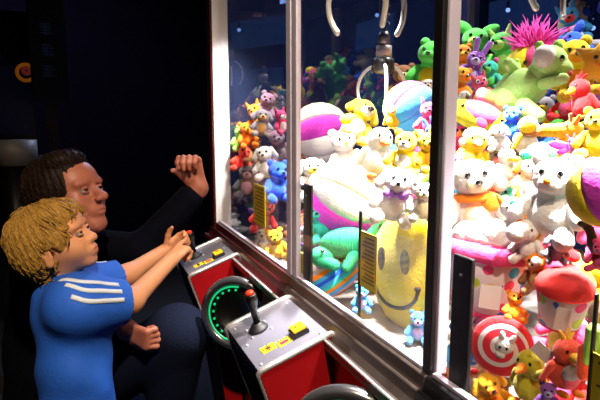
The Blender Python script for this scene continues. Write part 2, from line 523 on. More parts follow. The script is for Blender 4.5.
# control pods -----------------------------------------------------------------
PA, PB = np.array([0.275, 0, 0.853]), np.array([0.418, 0, 0.905])
PT = nrm(PB - PA); PN = np.array([-PT[2], 0, PT[0]]); PYV = np.array([0, 1.0, 0])
PYN = 0.874
def panel_hit(x, y):
    r = ray(x, y); t = ((PA - CAM) @ PN) / (r @ PN); return CAM + r * t
def on_panel(P, dy, up=0.0): return P + PYV * dy + PN * up
JOY, BTN, STA, STB = [panel_hit(*q) for q in ((258.7, 329.5), (299.5, 333), (268.5, 348.5), (284, 342))]
def pod(dy):
    ya, yb = PYN + dy, PYN + dy + 0.232
    prof = [(0.279, 0.846), (0.42, 0.897), (0.42, 0.28), (0.40, 0.28), (0.352, 0.64)]
    body = part(MB().prism(prof, ya + .008, yb - .008), 'control_pod', mat('pod_black', '#17131a', rough=0.4), smooth=False, bevel=.004)
    mb = MB()
    for i in range(9):
        y = ya + .03 + i * .0215
        mb.cap((.3515, y, .64), (.280, y, .838), .0016, seg=6); mb.cap((.3515, y, .64), (.3985, y, .30), .0016, seg=6)
    part(mb, 'front_ribs', mat('rib_grey', '#3a3740', rough=0.4), body, label='thin grey ribs')
    sp = [(0.275, 0.853), (0.283, 0.8585), (0.412, 0.905), (0.42, 0.905), (0.425, 0.895), (0.425, 0.27), (0.398, 0.27), (0.348, 0.64)]
    for (a, b) in ((ya - .002, ya + .008), (yb - .008, yb + .002)):
        s = part(MB().prism(sp, a, b), 'side_panel', M_red, body, smooth=False, bevel=.002, label='glossy red side panel')
        yc = (a + b) / 2
        path = [(.347, yc, .64), (.310, yc, .742), (.277, yc, .843), (.2755, yc, .8515), (.281, yc, .8575), (.300, yc, .8645), (.35, yc, .8825), (.40, yc, .9007), (.411, yc, .9045), (.418, yc, .905), (.4235, yc, .901), (.4255, yc, .893), (.4255, yc, .87)]
        part(MB().tube(path, [.003, .0035, .004, .0055, .0066, .0066, .0066, .0066, .0066, .0066, .006, .005, .004], 10), 'chrome_trim', M_chrome, body)
    C = (PA + PB) / 2 + PYV * (ya + yb) / 2
    part(MB().obox(C - PN * .001, (PT, PYV, PN), (.0735, .107, .0012)), 'panel_plate', M_panel, body, smooth=False, label='grey steel control plate')
    for q in [C + PT * u + PYV * v + PN * .0008 for u in (-.062, .062) for v in (-.09, 0, .09)] + [on_panel(JOY, dy, .0008) + PT * .03 * math.cos(.8 + a * PI / 2) + PYV * .03 * math.sin(.8 + a * PI / 2) for a in range(4)]:
        if np.linalg.norm(q - on_panel(JOY, dy, .0008)) > .022: part(MB().ell(q, (.0032, .0032, .002), seg=8, rng=5), 'panel_screw', M_chrome, body)
    R = np.stack([PT, PYV, PN], 1)
    J = on_panel(JOY, dy)
    part(MB().lathe([(.0005, .001), (.021, .001), (.021, .003), (.0185, .0065), (.014, .0095), (.012, .013), (.0085, .0165), (.0005, .0165)], 20, J, R), 'joystick_boot', M_rubber, body)
    top = J + nrm(nrm(PN) * .6 + np.array([-.10, -.02, 1]) * .6) * .083
    t = nrm(top - J)
    part(MB().tube([J + t * .012, J + t * .05, J + t * .055, J + t * .064, J + t * .0655, J + t * .078, J + t * .0795], [.0075, .0082, .0105, .0118, .0128, .0128, .011], 16), 'joystick', M_black, body)
    part(MB().tube([J + t * .079, J + t * .084, J + t * .0865, J + t * .0872], [.0088, .0088, .0065, .001], 16), 'joystick_button', mat('thumb_red', '#e83418', rough=0.35, emit='#ff3a10', estr=0.25), body, label='orange-red thumb button')
    Bc = on_panel(BTN, dy)
    part(MB().obox(Bc + PN * .005, (PT, PYV, PN), (.0165, .0165, .005)), 'button_housing', M_black, body, smooth=False, bevel=.002)
    part(MB().obox(Bc + PN * .0125, (PT, PYV, PN), (.0135, .0135, .0035)), 'push_button', mat('button_yellow', '#f0c414', rough=0.3, emit='#ffb400', estr=0.15), body, smooth=False, bevel=.002, label='square yellow push button')
    mk = MB()
    q = Bc + PN * .0164
    mk.tube([q + (PT * math.cos(a) + PYV * math.sin(a)) * .006 for a in [k * 2 * PI / 14 for k in range(14)]], .0008, 6, closed=True).obox(q, (PT, PYV, PN), (.004, .0009, .0006))
    part(mk, 'button_mark', mat('mark_orange', '#b8640a', rough=0.5), body)
    sa, sb = on_panel(STA, dy), on_panel(STB, dy)
    part(MB().obox(sa + PN * .0008, (PT, PYV, PN), (.0145, .0125, .0006)), 'joystick_sticker', M_yel, body, smooth=False, label='yellow joystick sticker')
    mb = MB().obox(sa + PN * .0018, (PT, PYV, PN), (.005, .005, .0003))
    for d in (-1, 1): mb.obox(sa + PN * .0018 + PT * d * .0105, (nrm(PT + PYV), nrm(PT - PYV), PN), (.002, .002, .0003)).obox(sa + PN * .0018 + PYV * d * .009, (nrm(PT + PYV), nrm(PT - PYV), PN), (.002, .002, .0003))
    part(mb, 'sticker_print', mat('print_brown', '#5a2a10', rough=0.5), body, smooth=False)
    part(MB().obox(sb + PN * .0008, (PT, PYV, PN), (.0135, .0125, .0006)), 'button_sticker', M_yel, body, smooth=False, label='red and yellow button sticker')
    mb = MB()
    mb.obox(sb + PN * .0018 - PYV * .003, (PT, PYV, PN), (.0085, .0055, .0003))
    for i in range(4): mb.obox(sb + PN * .0018 + PYV * .0085 + PT * (-.009 + i * .006), (PT, PYV, PN), (.0018, .0022, .0003))
    part(mb, 'sticker_print', mat('print_red', '#c81e3c', rough=0.5), body, smooth=False)
    return body
for dy in (0.0, 0.645, -0.645): pod(dy)

# round light rings between the pods
def ring(dy):
    c = np.array([0.366, 1.36 + dy, 0.788]); n = nrm((-0.62, -0.78, 0.10))
    u = nrm(np.cross((0, 0, 1.0), n)); w = np.cross(n, u)
    cir = lambda r, o: [c + n * o + (u * math.cos(a) + w * math.sin(a)) * r for a in [k * 2 * PI / 48 for k in range(48)]]
    rg = part(MB().tube(cir(.086, .0), .0135, 14, closed=True), 'light_ring', mat('dark_chrome', '#8a888c', rough=0.2, metal=0.9), label='dark chrome ring')
    arc = [q for q in cir(.0725, .009)]
    a0 = max(range(48), key=lambda i: -(arc[i] - c) @ RT)
    part(MB().tube([arc[(a0 + i) % 48] for i in range(-13, 14)], .0022, 8), 'led_strip', mat('led_green', '#0b5a3a', rough=0.4, emit='#14e08a', estr=.8), rg, label='green glowing strip')
    for k in range(20):
        a = k * 2 * PI / 20
        if (u * math.cos(a) + w * math.sin(a)) @ RT > .2: continue
        part(MB().ell(c + n * .004 + (u * math.cos(a) + w * math.sin(a)) * .063, .0036, seg=8, rng=6), 'led_bulb', mat('led_bulb', '#0b6a40', rough=0.3, emit='#10c878', estr=0.9), rg)
    R = np.stack([u, w, n], 1)
    part(MB().lathe([(.001, -.03), (.082, -.03), (.084, -.006), (.054, -.010), (.045, -.022), (.001, -.022)], 40, c, R), 'ring_bowl', M_black, rg)
    part(MB().cap(c - n * .056, (.44, c[1] + .07, c[2]), .022), 'ring_bracket', M_black, rg)
for dy in (0.0, -0.645): ring(dy)

# lamps in the roof: down lights, with added fill and post spots
def lamp(x, y, r=0.035):
    part(MB().lathe([(.001, ROOF - .001), (r + .012, ROOF - .001), (r + .012, ROOF - .02), (r, ROOF - .022), (.001, ROOF - .022)], 20, (x, y, 0)), 'down_light', M_silver)
def spot(name, loc, target, power, angle, blend, col=(1, 0.96, 0.92), size=0.04):
    l = bpy.data.lights.new(name, 'SPOT'); l.energy = power; l.color = col; l.spot_size = math.radians(angle); l.spot_blend = blend; l.shadow_soft_size = size
    o = bpy.data.objects.new(name, l); COL.objects.link(o)
    d = Vector([float(t) for t in np.array(target) - np.array(loc)])
    o.location = Vector([float(t) for t in loc]); o.rotation_euler = d.to_track_quat('-Z', 'Y').to_euler()
    return o
def area(name, loc, rot, sx, sy, power, col=(1, 1, 1)):
    l = bpy.data.lights.new(name, 'AREA'); l.shape = 'RECTANGLE'; l.size = sx; l.size_y = sy; l.energy = power; l.color = col
    o = bpy.data.objects.new(name, l); COL.objects.link(o)
    o.location = Vector([float(t) for t in loc]); o.rotation_euler = rot
    return o
LAMPS = [(0.66, 0.40, 235, 70), (0.66, 0.80, 290, 68), (0.62, 1.22, 270, 68), (0.60, 1.58, 36, 70), (1.10, 0.35, 26, 105), (1.10, 0.85, 30, 105), (1.05, 1.40, 26, 105)]  # lamps at the back are fill, added to brighten the heap
for x, y, pw, ang in LAMPS:
    zl = 1.74 if x < 1 and y < 1.4 else ROOF - .02
    r = .035
    dl = part(MB().lathe([(.001, zl + .016), (r + .008, zl + .016), (r + .012, zl), (r, zl - .002), (.001, zl - .002)], 20, (x, y, 0)), 'down_light', M_silver)
    if zl < 1.8: part(MB().cap((x, y, zl + .012), (x, y, ROOF - .001), .008), 'lamp_stem', M_blackm, dl)
    spot('machine_spot', (x, y, zl - .015), (x + (.02 if x < 1 else -.06), y, 1.0), pw, ang, 0.9, size=.03)
lamp(.56, 1.52)  # housing for the added corner-post light
spot('post_fill_spot', (.56, 1.52, ROOF - .035), (.465, 1.86, 1.33), 150, 28, 1.0, size=.03)  # added light that brightens the white corner post


# ---------------------------------------------------------------- claws on their cables
M_steel = mat('claw_white_steel', '#e6e2de', rough=0.3, metal=0.35)
def claw(hub, s, spin, label, opening=1.0, n=3):
    t = thing('crane_claw', label, 'claw', hub)
    MB().lathe([(.001, .05 * s), (.012 * s, .05 * s), (.020 * s, .035 * s), (.022 * s, .005 * s), (.001, .005 * s)], 18).build('claw_cap', mat('claw_grey', '#55525a', rough=0.35, metal=0.6), t)
    MB().lathe([(.001, .004 * s), (.026 * s, .004 * s), (.027 * s, -.035 * s), (.001, -.035 * s)], 20).build('claw_motor', mat('motor_grey', '#a89ea4', rough=.4), t)
    mb = MB().lathe([(.001, -.036 * s), (.03 * s, -.036 * s), (.034 * s, -.05 * s), (.034 * s, -.075 * s), (.024 * s, -.088 * s), (.001, -.088 * s)], 20)
    mb.build('claw_hub', mat('claw_black', '#1c1a1e', rough=0.4), t)
    rodl = float(ROOF - hub[2] - .002)
    MB().tube([(0, 0, .045 * s), (0, 0, rodl)], .0022, 6).build('cable', M_rubber, t)
    pth = []
    for k in range(int((rodl - .05 * s) / .004)):
        a = k * 1.1; pth.append((.006 * math.cos(a) + .009, .006 * math.sin(a), .05 * s + k * .004))
    if len(pth) > 3: MB().tube(pth, .0012, 5).build('coil_wire', M_rubber, t)
    for k in range(n):
        a = spin + k * 2 * PI / n
        d = np.array([math.cos(a), math.sin(a), 0])
        z = np.array([0, 0, 1.0])
        o = opening
        path = [d * .028 * s - z * .06 * s, d * .050 * s * o - z * .064 * s, d * .078 * s * o - z * .085 * s, d * .093 * s * o - z * .118 * s, d * .095 * s * o - z * .150 * s, d * .084 * s * o - z * .180 * s, d * .066 * s * o - z * .202 * s]
        P = []
        for i in range(len(path) - 1):
            for q in range(4): P.append(path[i] + (path[i + 1] - path[i]) * q / 4)
        P.append(path[-1])
        P = [sum(P[max(0, i - 2):i + 3]) / len(P[max(0, i - 2):i + 3]) for i in range(len(P))]
        f = MB().tube(P, [.0058 * s] * (len(P) - 3) + [.0062 * s, .0058 * s, .003 * s], 8).build('claw_prong', M_steel, t)
        MB().cap(d * .036 * s - z * .04 * s, d * .04 * s - z * .078 * s, .006 * s).build('prong_joint', mat('claw_black', '#1c1a1e'), f)
    return t
claw(DD(384, 47, 1.50), 0.82, 2.2, 'claw with white motor hanging low over the plush toys in the middle bay')
claw(DD(374, -70, 1.15), 1.06, 2.37, 'large claw cut off by the top edge above the white and yellow toys', 1.0)
claw(DD(578, -100, 0.92), 0.92, 3.0, 'claw hanging at the top right above the yellow star plush', 1.0)

# ================================================================ PEOPLE
def axes(A, t, roll=0):
    fh = RT * math.cos(A) + HV * math.sin(A)
    f = fh * math.cos(t) + ZV * math.sin(t)
    u = -fh * math.sin(t) + ZV * math.cos(t)
    l = np.cross(u, f)
    if roll:
        l, u = l * math.cos(roll) + u * math.sin(roll), u * math.cos(roll) - l * math.sin(roll)
    return np.stack([f, l, u], 1)


class Head:
    def __init__(s, C, size, R, kid): s.C = np.array(C, float); s.S = size; s.R = R; s.kid = kid
    def w(s, p): return s.C + s.R @ (np.array(p, float) * s.S)
    def d(s, v): return s.R @ np.array(v, float)
    def e(s, sd, c, r, k=.02, op='u', Q=None):
        sd.e(s.w(c), np.array(r) * s.S, s.R if Q is None else s.R @ Q, k * s.S, op)
    def c(s, sd, a, b, ra, rb, k=.02): sd.c(s.w(a), s.w(b), ra * s.S, rb * s.S, k * s.S)
    def sculpt(s, sd):
        kd = s.kid
        s.e(sd, (-.07, 0, .13), (.44, .345, .37), .05)
        s.e(sd, (.11, 0, -.12) if kd else (.10, 0, -.14), (.26, .25, .29) if kd else (.27, .265, .34), .12)
        s.e(sd, (.20, 0, .16), (.20, .25, .22), .10)
        if kd:
            s.e(sd, (.245, 0, -.345), (.085, .10, .085), .10)
            for y in (-.15, .15): s.e(sd, (.21, y, -.14), (.12, .11, .13), .08)
        else:
            s.e(sd, (.25, 0, -.41), (.105, .13, .09), .10)
            for y in (-.17, .17):
                s.e(sd, (.20, y, -.10), (.12, .10, .13), .08)
                s.e(sd, (.08, y, -.33), (.14, .09, .10), .09)
        for y in (-.125, .125):                                   # eye sockets
            s.e(sd, (.42, y, .005), (.10, .085, .055), .06, 's')
        for y in (-.13, .13): s.e(sd, (.335, y, .085), (.05, .11, .04), .06)   # brow ridge
        n0 = .335 if kd else .35
        tipx = .425 if kd else .475
        s.c(sd, (n0, 0, .02), (tipx, 0, -.125), .035, .047 if kd else .05, .05)   # nose
        for y in (-.05, .05): s.e(sd, (tipx - .05, y, -.135), (.045, .035, .036), .03)
        s.e(sd, (.325, 0, -.235), (.06, .12, .07), .06)
        s.e(sd, (.362, 0, -.240), (.032, .095, .022), .03)        # lips
        s.e(sd, (.350, 0, -.290), (.032, .085, .024), .03)
        s.e(sd, (.400, 0, -.266), (.03, .085, .007), .01, 's')
        for y in (-1, 1):                                         # ears
            s.e(sd, (-.045, y * .335, -.045), (.085, .035, .135), .03, Q=rotm(0, -.15, y * .35))
            s.e(sd, (-.05, y * .345, -.165), (.045, .03, .045), .03)
            s.e(sd, (-.02, y * .385, -.03), (.045, .025, .08), .02, 's')
    def lips(s):
        q = [('e', s.w((.365, 0, -.245)), np.array((.04, .085, .024)) * s.S, s.R), ('e', s.w((.352, 0, -.288)), np.array((.042, .08, .026)) * s.S, s.R)]
        return lambda C: np.minimum(SDF.dist(q[0], C), SDF.dist(q[1], C)) < 0
    def eyes(s, parent, lid_mat):
        for y in (-.125, .125):
            c = s.w((.318, y, .0)); r = .060 * s.S
            o = MB().ell(c, r, seg=18, rng=12).build('eye', mat('eye_white', '#8c8078', rough=0.3), parent)
            o.matrix_parent_inverse = parent.matrix_basis.inverted()
            g = nrm(s.d((1, .0, .12)))
            MB().ell(c + g * r * .55, r * .62, seg=14, rng=8).build('iris', mat('iris_dark', '#1c1512', rough=0.15), o)
            for (b, nm, rr) in ((.040, 'eyelid', .013), (-.044, 'eyelid', .008)):
                P = [c + s.d((.90 * math.cos(q) * .062 * s.S, .0, 0)) + s.d((0, math.sin(q) * .066 * s.S, 0)) + s.d((0, 0, b * math.cos(q * .9) * s.S * .62)) for q in np.linspace(-1.15, 1.15, 9)]
                MB().tube(P, [rr * s.S * w for w in (.5, .9, 1.1, 1.2, 1.2, 1.2, 1.1, .9, .5)], 8).build(nm, lid_mat, o)
    def brows(s, parent, m, th=.016):
        for y in (-1, 1):
            P = [s.w((.375 + .012 - abs(q - .5) * .02 - q * .085, y * (.055 + .155 * q), .098 + .03 * math.sin(q * 2.6))) for q in np.linspace(0, 1, 7)]
            o = MB().tube(P, [th * s.S * w for w in (.7, 1, 1.1, 1, .9, .7, .4)], 8).build('eyebrow', m, parent)
            o.matrix_parent_inverse = parent.matrix_basis.inverted()


def hand(sd, wrist, fdir, pnorm, L, side, curls, spread=.12, thumb=(.9, .35, .2), fr=.0075, sp=None):
    """wrist point, finger direction, palm normal (palm side), hand length, side = which way the thumb lies (+1: fdir x pnorm)"""
    f = nrm(fdir); n = nrm(np.array(pnorm) - f * (np.array(pnorm) @ f)); t = np.cross(f, n) * side   # t: towards the thumb
    pl = L * .52; pw = L * .40
    k = fr * .8
    W = np.array(wrist, float)
    sd.c(W - f * L * .05, W + f * L * .15, L * .145, L * .13, L * .08)
    for q in (-.34, -.11, .12, .34):
        sd.c(W + f * L * .12 + t * pw * q * .7, W + f * pl + t * pw * q * 1.0, fr * 1.35, fr * 1.25, L * .05)
    sd.e(W + f * L * .20 + t * pw * .30 + n * L * .05, (L * .10, L * .09, L * .13), None, L * .05)
    lens = (.34, .43, .47, .42)
    for i, q in enumerate((-.36, -.12, .12, .36)):                # little .. index
        c = curls[i]
        fl = L * lens[i]
        p = W + f * pl * .98 + t * pw * q
        d0 = nrm(f + t * spread * q * 2)
        pts = [p]; ang = 0
        for sg, ca in ((.45, c[0]), (.30, c[1]), (.25, c[2])):
            ang += ca
            p = p + (d0 * math.cos(ang) + n * math.sin(ang)) * fl * sg
            pts.append(p)
        sd.chain(pts, [fr * 1.08, fr * 1.0, fr * .92, fr * .78], k * .5)
    p = W + f * L * .14 + t * pw * .42 + n * L * .03
    td = nrm(f * thumb[0] + t * thumb[1] * 1.6 + n * thumb[2])
    td2 = nrm(td + n * thumb[2] * 1.2 + f * .3)
    sd.chain([p, p + td * L * .20, p + td * L * .20 + td2 * L * .15, p + td * L * .20 + nrm(td2 + n * .3) * L * .29], [fr * 1.5, fr * 1.25, fr * 1.1, fr * .85], k)


# ------------------------------------------------ the boy
M_skin = mat('skin_boy', '#d8966a', rough=0.55, sss=0.15, bump=0.04, bscale=120)
M_lip = mat('lip_boy', '#cd7a64', rough=0.45, sss=0.1)
M_hair = mat('hair_blond', '#a07834', rough=0.5, bump=0.7, bscale=55, var=0.45, stretch=(1, 6, 2), spec=.25)
M_shirt = mat('shirt_blue', '#1f62d6', rough=0.75, bump=0.25, bscale=90)
M_stripe = mat('stripe_white', '#e4ecf6', rough=0.7)
boy = thing('person', 'small blond boy in a blue short-sleeved shirt with white shoulder stripes gripping a joystick', 'person', (DD(70, 400, 1.38)[0], DD(70, 400, 1.38)[1], 0))
BINV = boy.matrix_basis.inverted()
HB = Head(DD(57, 243, 1.36), .205, axes(math.radians(3), math.radians(26), math.radians(2)), True)
neck = DD(58, 286, 1.39)
shR, shL = DD(76, 305, 1.30), DD(88, 285, 1.47)
elR, wrR = DD(131, 301, 1.40), DD(171, 260, 1.56)
elL, wrL = DD(128, 275, 1.56), DD(166, 250, 1.68)
chest, belly, hip = DD(68, 318, 1.385), DD(76, 372, 1.385), DD(78, 425, 1.385)
tf = nrm(RT * .80 + HV * .60)                                     # the way his chest faces
tl = nrm(np.cross(ZV, tf))
TR = np.stack([tf, tl, ZV], 1)
# the far joystick he holds
JF = on_panel(JOY, .645)
JT = JF + nrm(nrm(PN) * .6 + np.array([-.10, -.02, 1]) * .6) * .068
def torso(sd, g=0.0, k=.05):
    sd.e(chest, (.075 + g, .105 + g, .10 + g), TR, k)
    sd.e(belly, (.080 + g, .095 + g, .12 + g), TR, k)
    sd.e(hip, (.080 + g, .098 + g, .10 + g), TR, k)
    sd.c(shR, shL, .042 + g, .042 + g, k)
sd = SDF()
torso(sd)
sd.c(neck - ZV * .03, HB.w((-.10, 0, -.25)), .036, .036, .02)
HB.sculpt(sd)
sd.chain([shR, elR, wrR], [.036, .029, .0205], .02)
sd.chain([shL, elL, wrL], [.036, .029, .0205], .02)
hb = np.array([hip[0], hip[1], 0])
for q in (-1, 1):
    a = hip + tl * q * .05 - ZV * .05
    kn = hb + tl * q * .055 + tf * .01 + ZV * .29
    an = hb + tl * q * .055 - tf * .01 + ZV * .06
    sd.chain([a, kn, an], [.062, .045, .031], .02)
    sd.c(an - ZV * .03, an + tf * .10 - ZV * .04, .03, .02, .02)
# right hand: over the stick, index finger pointing along it; left hand behind it
fdR = nrm(JT - wrR + ZV * .022 + RT * .035)
hand(sd, wrR, fdR, nrm(-ZV * .75 + HV * .55 + RT * .1), .124, 1, [(1.0, 1.1, .6), (.95, 1.1, .6), (.8, 1.0, .5), (.10, .15, .08)], .14, (.8, .25, .55), .0070)
fdL = nrm(JT - wrL + ZV * .012)
hand(sd, wrL, fdL, nrm(-HV * .9 + RT * .2 - ZV * .2), .112, -1, [(.9, 1.0, .6), (.9, 1.0, .6), (.85, 1.0, .6), (.7, .9, .5)], .1, (.75, .55, .1), .0066)
body = sd.build('body', [M_skin, M_lip], boy, h=.0032, special=[(HB.lips(), 1)])
body.matrix_parent_inverse = BINV
HB.eyes(boy, M_skin)
HB.brows(boy, mat('brow_blond', '#8a6636', rough=0.8), .012)
# hair
def strands(H, amp, fz=60):
    def f(P):
        L = (P - H.C) @ H.R / H.S
        a = np.arctan2(L[:, 1], L[:, 0] + .05); z = L[:, 2]
        r = np.arctan2(np.hypot(L[:, 1], L[:, 0] + .05), z - .1)
        return amp * H.S * (np.sin(a * 31 + r * 4 + 2 * np.sin(r * 3)) * .5 + np.sin(a * 63 - r * 6 + 2 * np.sin(a * 5)) * .45 + np.sin(a * 7 + r * 6) * .6)
    return f
sh = SDF()
HB.e(sh, (-.085, 0, .13), (.475, .395, .42), .05)
HB.e(sh, (-.22, 0, -.02), (.31, .365, .34), .08)
HB.e(sh, (.12, -.10, .29), (.27, .22, .20), .06)
HB.e(sh, (.12, .12, .29), (.27, .22, .20), .06)
for y in (-1, 1): HB.e(sh, (.045, y * .31, .03), (.085, .05, .17), .04)
sf = SDF()                                                        # the face opening
sh.p.append(('e', HB.w((.46, 0, -.10)), np.array((.33, .34, .315)) * HB.S, HB.R, .02 * HB.S, 's'))
for y in (-1, 1): HB.e(sh, (.03, y * .40, -.16), (.15, .15, .17), .02, 's')
HB.e(sh, (.12, 0, -.42), (.32, .6, .26), .03, 's')
HB.e(sh, (-.38, 0, -.52), (.35, .6, .24), .03, 's')
hr = sh.build('hair', M_hair, boy, h=.0026, disp=strands(HB, .009))
hr.matrix_parent_inverse = BINV
def locks(hair, H, n, ln, r, m, fwd, seed):
    """loose strands lying along the hair"""
    rg = random.Random(seed); V = hair.data.vertices; mb = MB()
    up = H.d((0, 0, 1)); cr = H.w((-.20, 0, .50))
    for i in range(n):
        v = V[rg.randrange(len(V))]; p = np.array(v.co); nn = np.array(v.normal)
        lx = (p - H.C) @ H.d((1, 0, 0)) / H.S; lz = (p - H.C) @ H.d((0, 0, 1)) / H.S
        if lx > .42 or (lx > .10 and lz < .36 and fwd > 1) or (lx > -.02 and lz < .05): continue
        d = p - cr; d = d - nn * (d @ nn) + (np.array([rg.gauss(0, 1) for _ in range(3)])) * .012 - ZV * .05
        d = d - nn * (d @ nn); d = nrm(d)
        L = ln * rg.uniform(.5, 1.2)
        c = [p - nn * .002 + d * L * t + nn * (.0035 * math.sin(t * 2.6) - .010 * t * t * L / .03) for t in (0, .3, .6, .85, 1.0)]
        mb.tube(c, [r * .7, r, r * .9, r * .6, r * .1], 5)
    o = mb.build('hair_strands', m, hair, fix=False)
    o['kind'] = 'stuff'
locks(hr, HB, 1500, .034, .0017, M_hair, 1, 4)
# shirt
ss = SDF()
torso(ss, .010)
def sleeve(sd, a, b, f, r0, r1, k): 
    e = a + (b - a) * f
    sd.c(a, e + (b - a) * .12, r0, r1, k)
    return e
ss2 = SDF(); torso(ss2, .010)
eR = sleeve(ss2, shR, elR, .74, .048, .052, .07)
eL = sleeve(ss2, shL, elL, .60, .050, .050, .03)
ss2.c(neck - ZV * .025, neck + ZV * .004 + tf * .004, .053, .048, .03)
dR = nrm(elR - shR); dL = nrm(elL - shL)
ss2.p.append(('h', hip - ZV * .075, -ZV, None, 0, 'x'))
# sleeve hems: carve the far end of each sleeve with a large sphere centred beyond the hem
for (e, d) in ((eR, dR), (eL, dL)):
    ss2.e(e + d * .085, (.085, .085, .085), None, .001, 's')
ss2.e(neck + ZV * .052 + tf * .012, (.048, .048, .045), None, .006, 's')
def folds(P):
    L = (P - belly) @ TR
    w = np.clip(1 - np.abs(L[:, 2] + .02) / .19, 0, 1) * np.clip((.13 - L[:, 0]) / .05, 0, 1)
    return w * .0055 * (np.sin(L[:, 2] * 38 + L[:, 0] * 30 + L[:, 1] * 22) + .6 * np.sin(L[:, 2] * 24 - L[:, 0] * 55 + 1.3))
shirt = ss2.build('shirt', M_shirt, boy, h=.0035, disp=folds)
shirt.matrix_parent_inverse = BINV
# white stripes laid on the shirt along shoulder and sleeve
def surf(sd, p, d, far=.16):
    """walk from p + d*far back towards p until the surface is met"""
    q = np.array(p) + d * far
    for _ in range(60):
        v = float(sd.at(q[None])[0])
        if v < .0006: break
        q = q - d * max(v * .8, .0006)
    return q
def ribbon(sd, base, updirs, width, name):
    L, Rr, n = [], [], len(base)
    for i in range(n):
        t = nrm(base[min(i + 1, n - 1)] - base[max(i - 1, 0)]); s = nrm(np.cross(t, updirs[i]))
        L.append(surf(sd, base[i] + s * width / 2, updirs[i]) + updirs[i] * .0022); Rr.append(surf(sd, base[i] - s * width / 2, updirs[i]) + updirs[i] * .0022)
    mb = MB(); vs = []; fs = []
    for i in range(n):
        vs += [L[i], Rr[i], Rr[i] - updirs[i] * .003, L[i] - updirs[i] * .003]
    for i in range(n - 1):
        for j in range(4): fs.append((i * 4 + j, i * 4 + (j + 1) % 4, i * 4 + 4 + (j + 1) % 4, i * 4 + 4 + j))
    fs += [(0, 1, 2, 3), tuple(4 * (n - 1) + j for j in range(4))]
    mb.add(vs, fs)
    o = mb.build(name, M_stripe, shirt)
    return o
for (sh_, e_, d_, side) in ((shR, eR, dR, -1), (shL, eL, dL, 1)):
    out = nrm(np.cross(d_, ZV)) * (1 if side < 0 else -1)
    if out @ (tl * side) < 0: out = -out
    for q, off in enumerate((.028, .050, .072)):
        ud = nrm(ZV * math.cos(off * 17) + out * math.sin(off * 17))
        st = sh_ + (neck - sh_) * .35 - tf * .035
        pts = [st + (sh_ - st) * u for u in np.linspace(0, .9, 6)] + [sh_ + (e_ - sh_) * u for u in np.linspace(.1, .985, 10)]
        pts = [p for p in pts]
        pts = [sum(pts[max(0, i - 1):i + 2]) / len(pts[max(0, i - 1):i + 2]) for i in range(len(pts))]
        ribbon(ss2, pts, [ud] * len(pts), .0105, 'stripe')
# trousers and shoes
st = SDF()
st.e(hip, (.092, .108, .085), TR, .03)
for q in (-1, 1):
    st.chain([hip + tl * q * .05 - ZV * .05, hb + tl * q * .055 + tf * .01 + ZV * .29, hb + tl * q * .055 - tf * .01 + ZV * .09], [.072, .056, .045], .02)
st.p.append(('h', hip + ZV * .05, ZV, None, 0, 'x'))
st.p.append(('h', hb + ZV * .075, -ZV, None, 0, 'x'))
o = st.build('trousers', mat('trousers_grey', '#3a3f4c', rough=0.85), boy, h=.006); o.matrix_parent_inverse = BINV
for q in (-1, 1):
    an = hb + tl * q * .055 - tf * .01
    sx = SDF().c(an + ZV * .05 - tf * .012, an + tf * .115 + ZV * .036, .042, .034, .02).c(an + ZV * .05, an + ZV * .075, .038, .038, .01)
    sx.p.append(('h', an + ZV * .001, -ZV, None, 0, 'x'))
    o = sx.build('shoe', mat('shoe_grey', '#55585f', rough=0.7), boy, h=.004); o.matrix_parent_inverse = BINV

# ------------------------------------------------ the man
M_skin2 = mat('skin_man', '#a5624c', rough=0.5, sss=0.12, bump=0.05, bscale=140)
M_lip2 = mat('lip_man', '#b0685a', rough=0.45)
M_hair2 = mat('hair_dark', '#1c110c', rough=0.55, bump=0.8, bscale=110, var=0.4, spec=.12)
M_navyc = mat('shirt_navy', '#0a0b14', rough=0.95, bump=0.3, bscale=120, spec=.05)
M_jean = mat('jeans_dark', '#12172a', rough=0.9, bump=0.3, bscale=220, var=0.15, spec=.08)
man = thing('person', 'dark-haired man in dark clothes squatting behind the boy with one hand raised', 'person', (DD(60, 372, 1.85)[0], DD(60, 372, 1.85)[1], 0))
MINV = man.matrix_basis.inverted()
HM = Head(DD(69, 198, 1.60), .245, axes(math.radians(-17), math.radians(20), math.radians(0)), False)
mneck = DD(46, 243, 1.70)
mf = nrm(RT * .93 + HV * .36); ml = nrm(np.cross(ZV, mf)); MR = np.stack([mf, ml, ZV], 1)
mch, mbl, mhp = mneck - ZV * .17 - mf * .0 + HV * .02, mneck - ZV * .38 - mf * .04 + HV * .06, mneck - ZV * .56 - mf * .06 + HV * .10
ms = {-1: mneck - ZV * .055 - ml * .19 - mf * .0, 1: mneck - ZV * .055 + ml * .19 + mf * .03}
mel = DD(142, 252, 1.80); mwl = DD(199, 187, 1.80)                # raised arm
mer = DD(98, 352, 1.60); mwr = DD(127, 330, 1.465)                 # hand resting on the knee
kn1 = DD(178, 334, 1.53); an1 = np.array([kn1[0] - .05, kn1[1] + .15, .09])
kn2 = DD(150, 395, 1.66); an2 = kn2 - mf * .32 - HV * .03; kn2 = kn2.copy(); kn2[2] = max(kn2[2] - .12, .2); an2[2] = .09
def mtorso(sd, g=0.0):
    sd.e(mch, (.125 + g, .175 + g, .17 + g), MR, .07)
    sd.e(mbl, (.12 + g, .155 + g, .17 + g), MR, .07)
    sd.e(mhp, (.13 + g, .165 + g, .13 + g), MR, .07)
    sd.c(ms[-1], ms[1], .065 + g, .065 + g, .06)
def legs(sd, g=0.0, end=1.0):
    for q, kn, an in ((-1, kn1, an1), (1, kn2, an2)):
        sd.chain([mhp + ml * q * .09, kn, kn + (an - kn) * end], [.095 + g, .066 + g, .045 + g], .03)
sd = SDF()
mtorso(sd); legs(sd)
sd.c(mneck - ZV * .05, HM.w((-.10, 0, -.28)), .062, .060, .04)
HM.sculpt(sd)
sd.chain([ms[1], mel, mwl], [.055, .045, .029], .02)
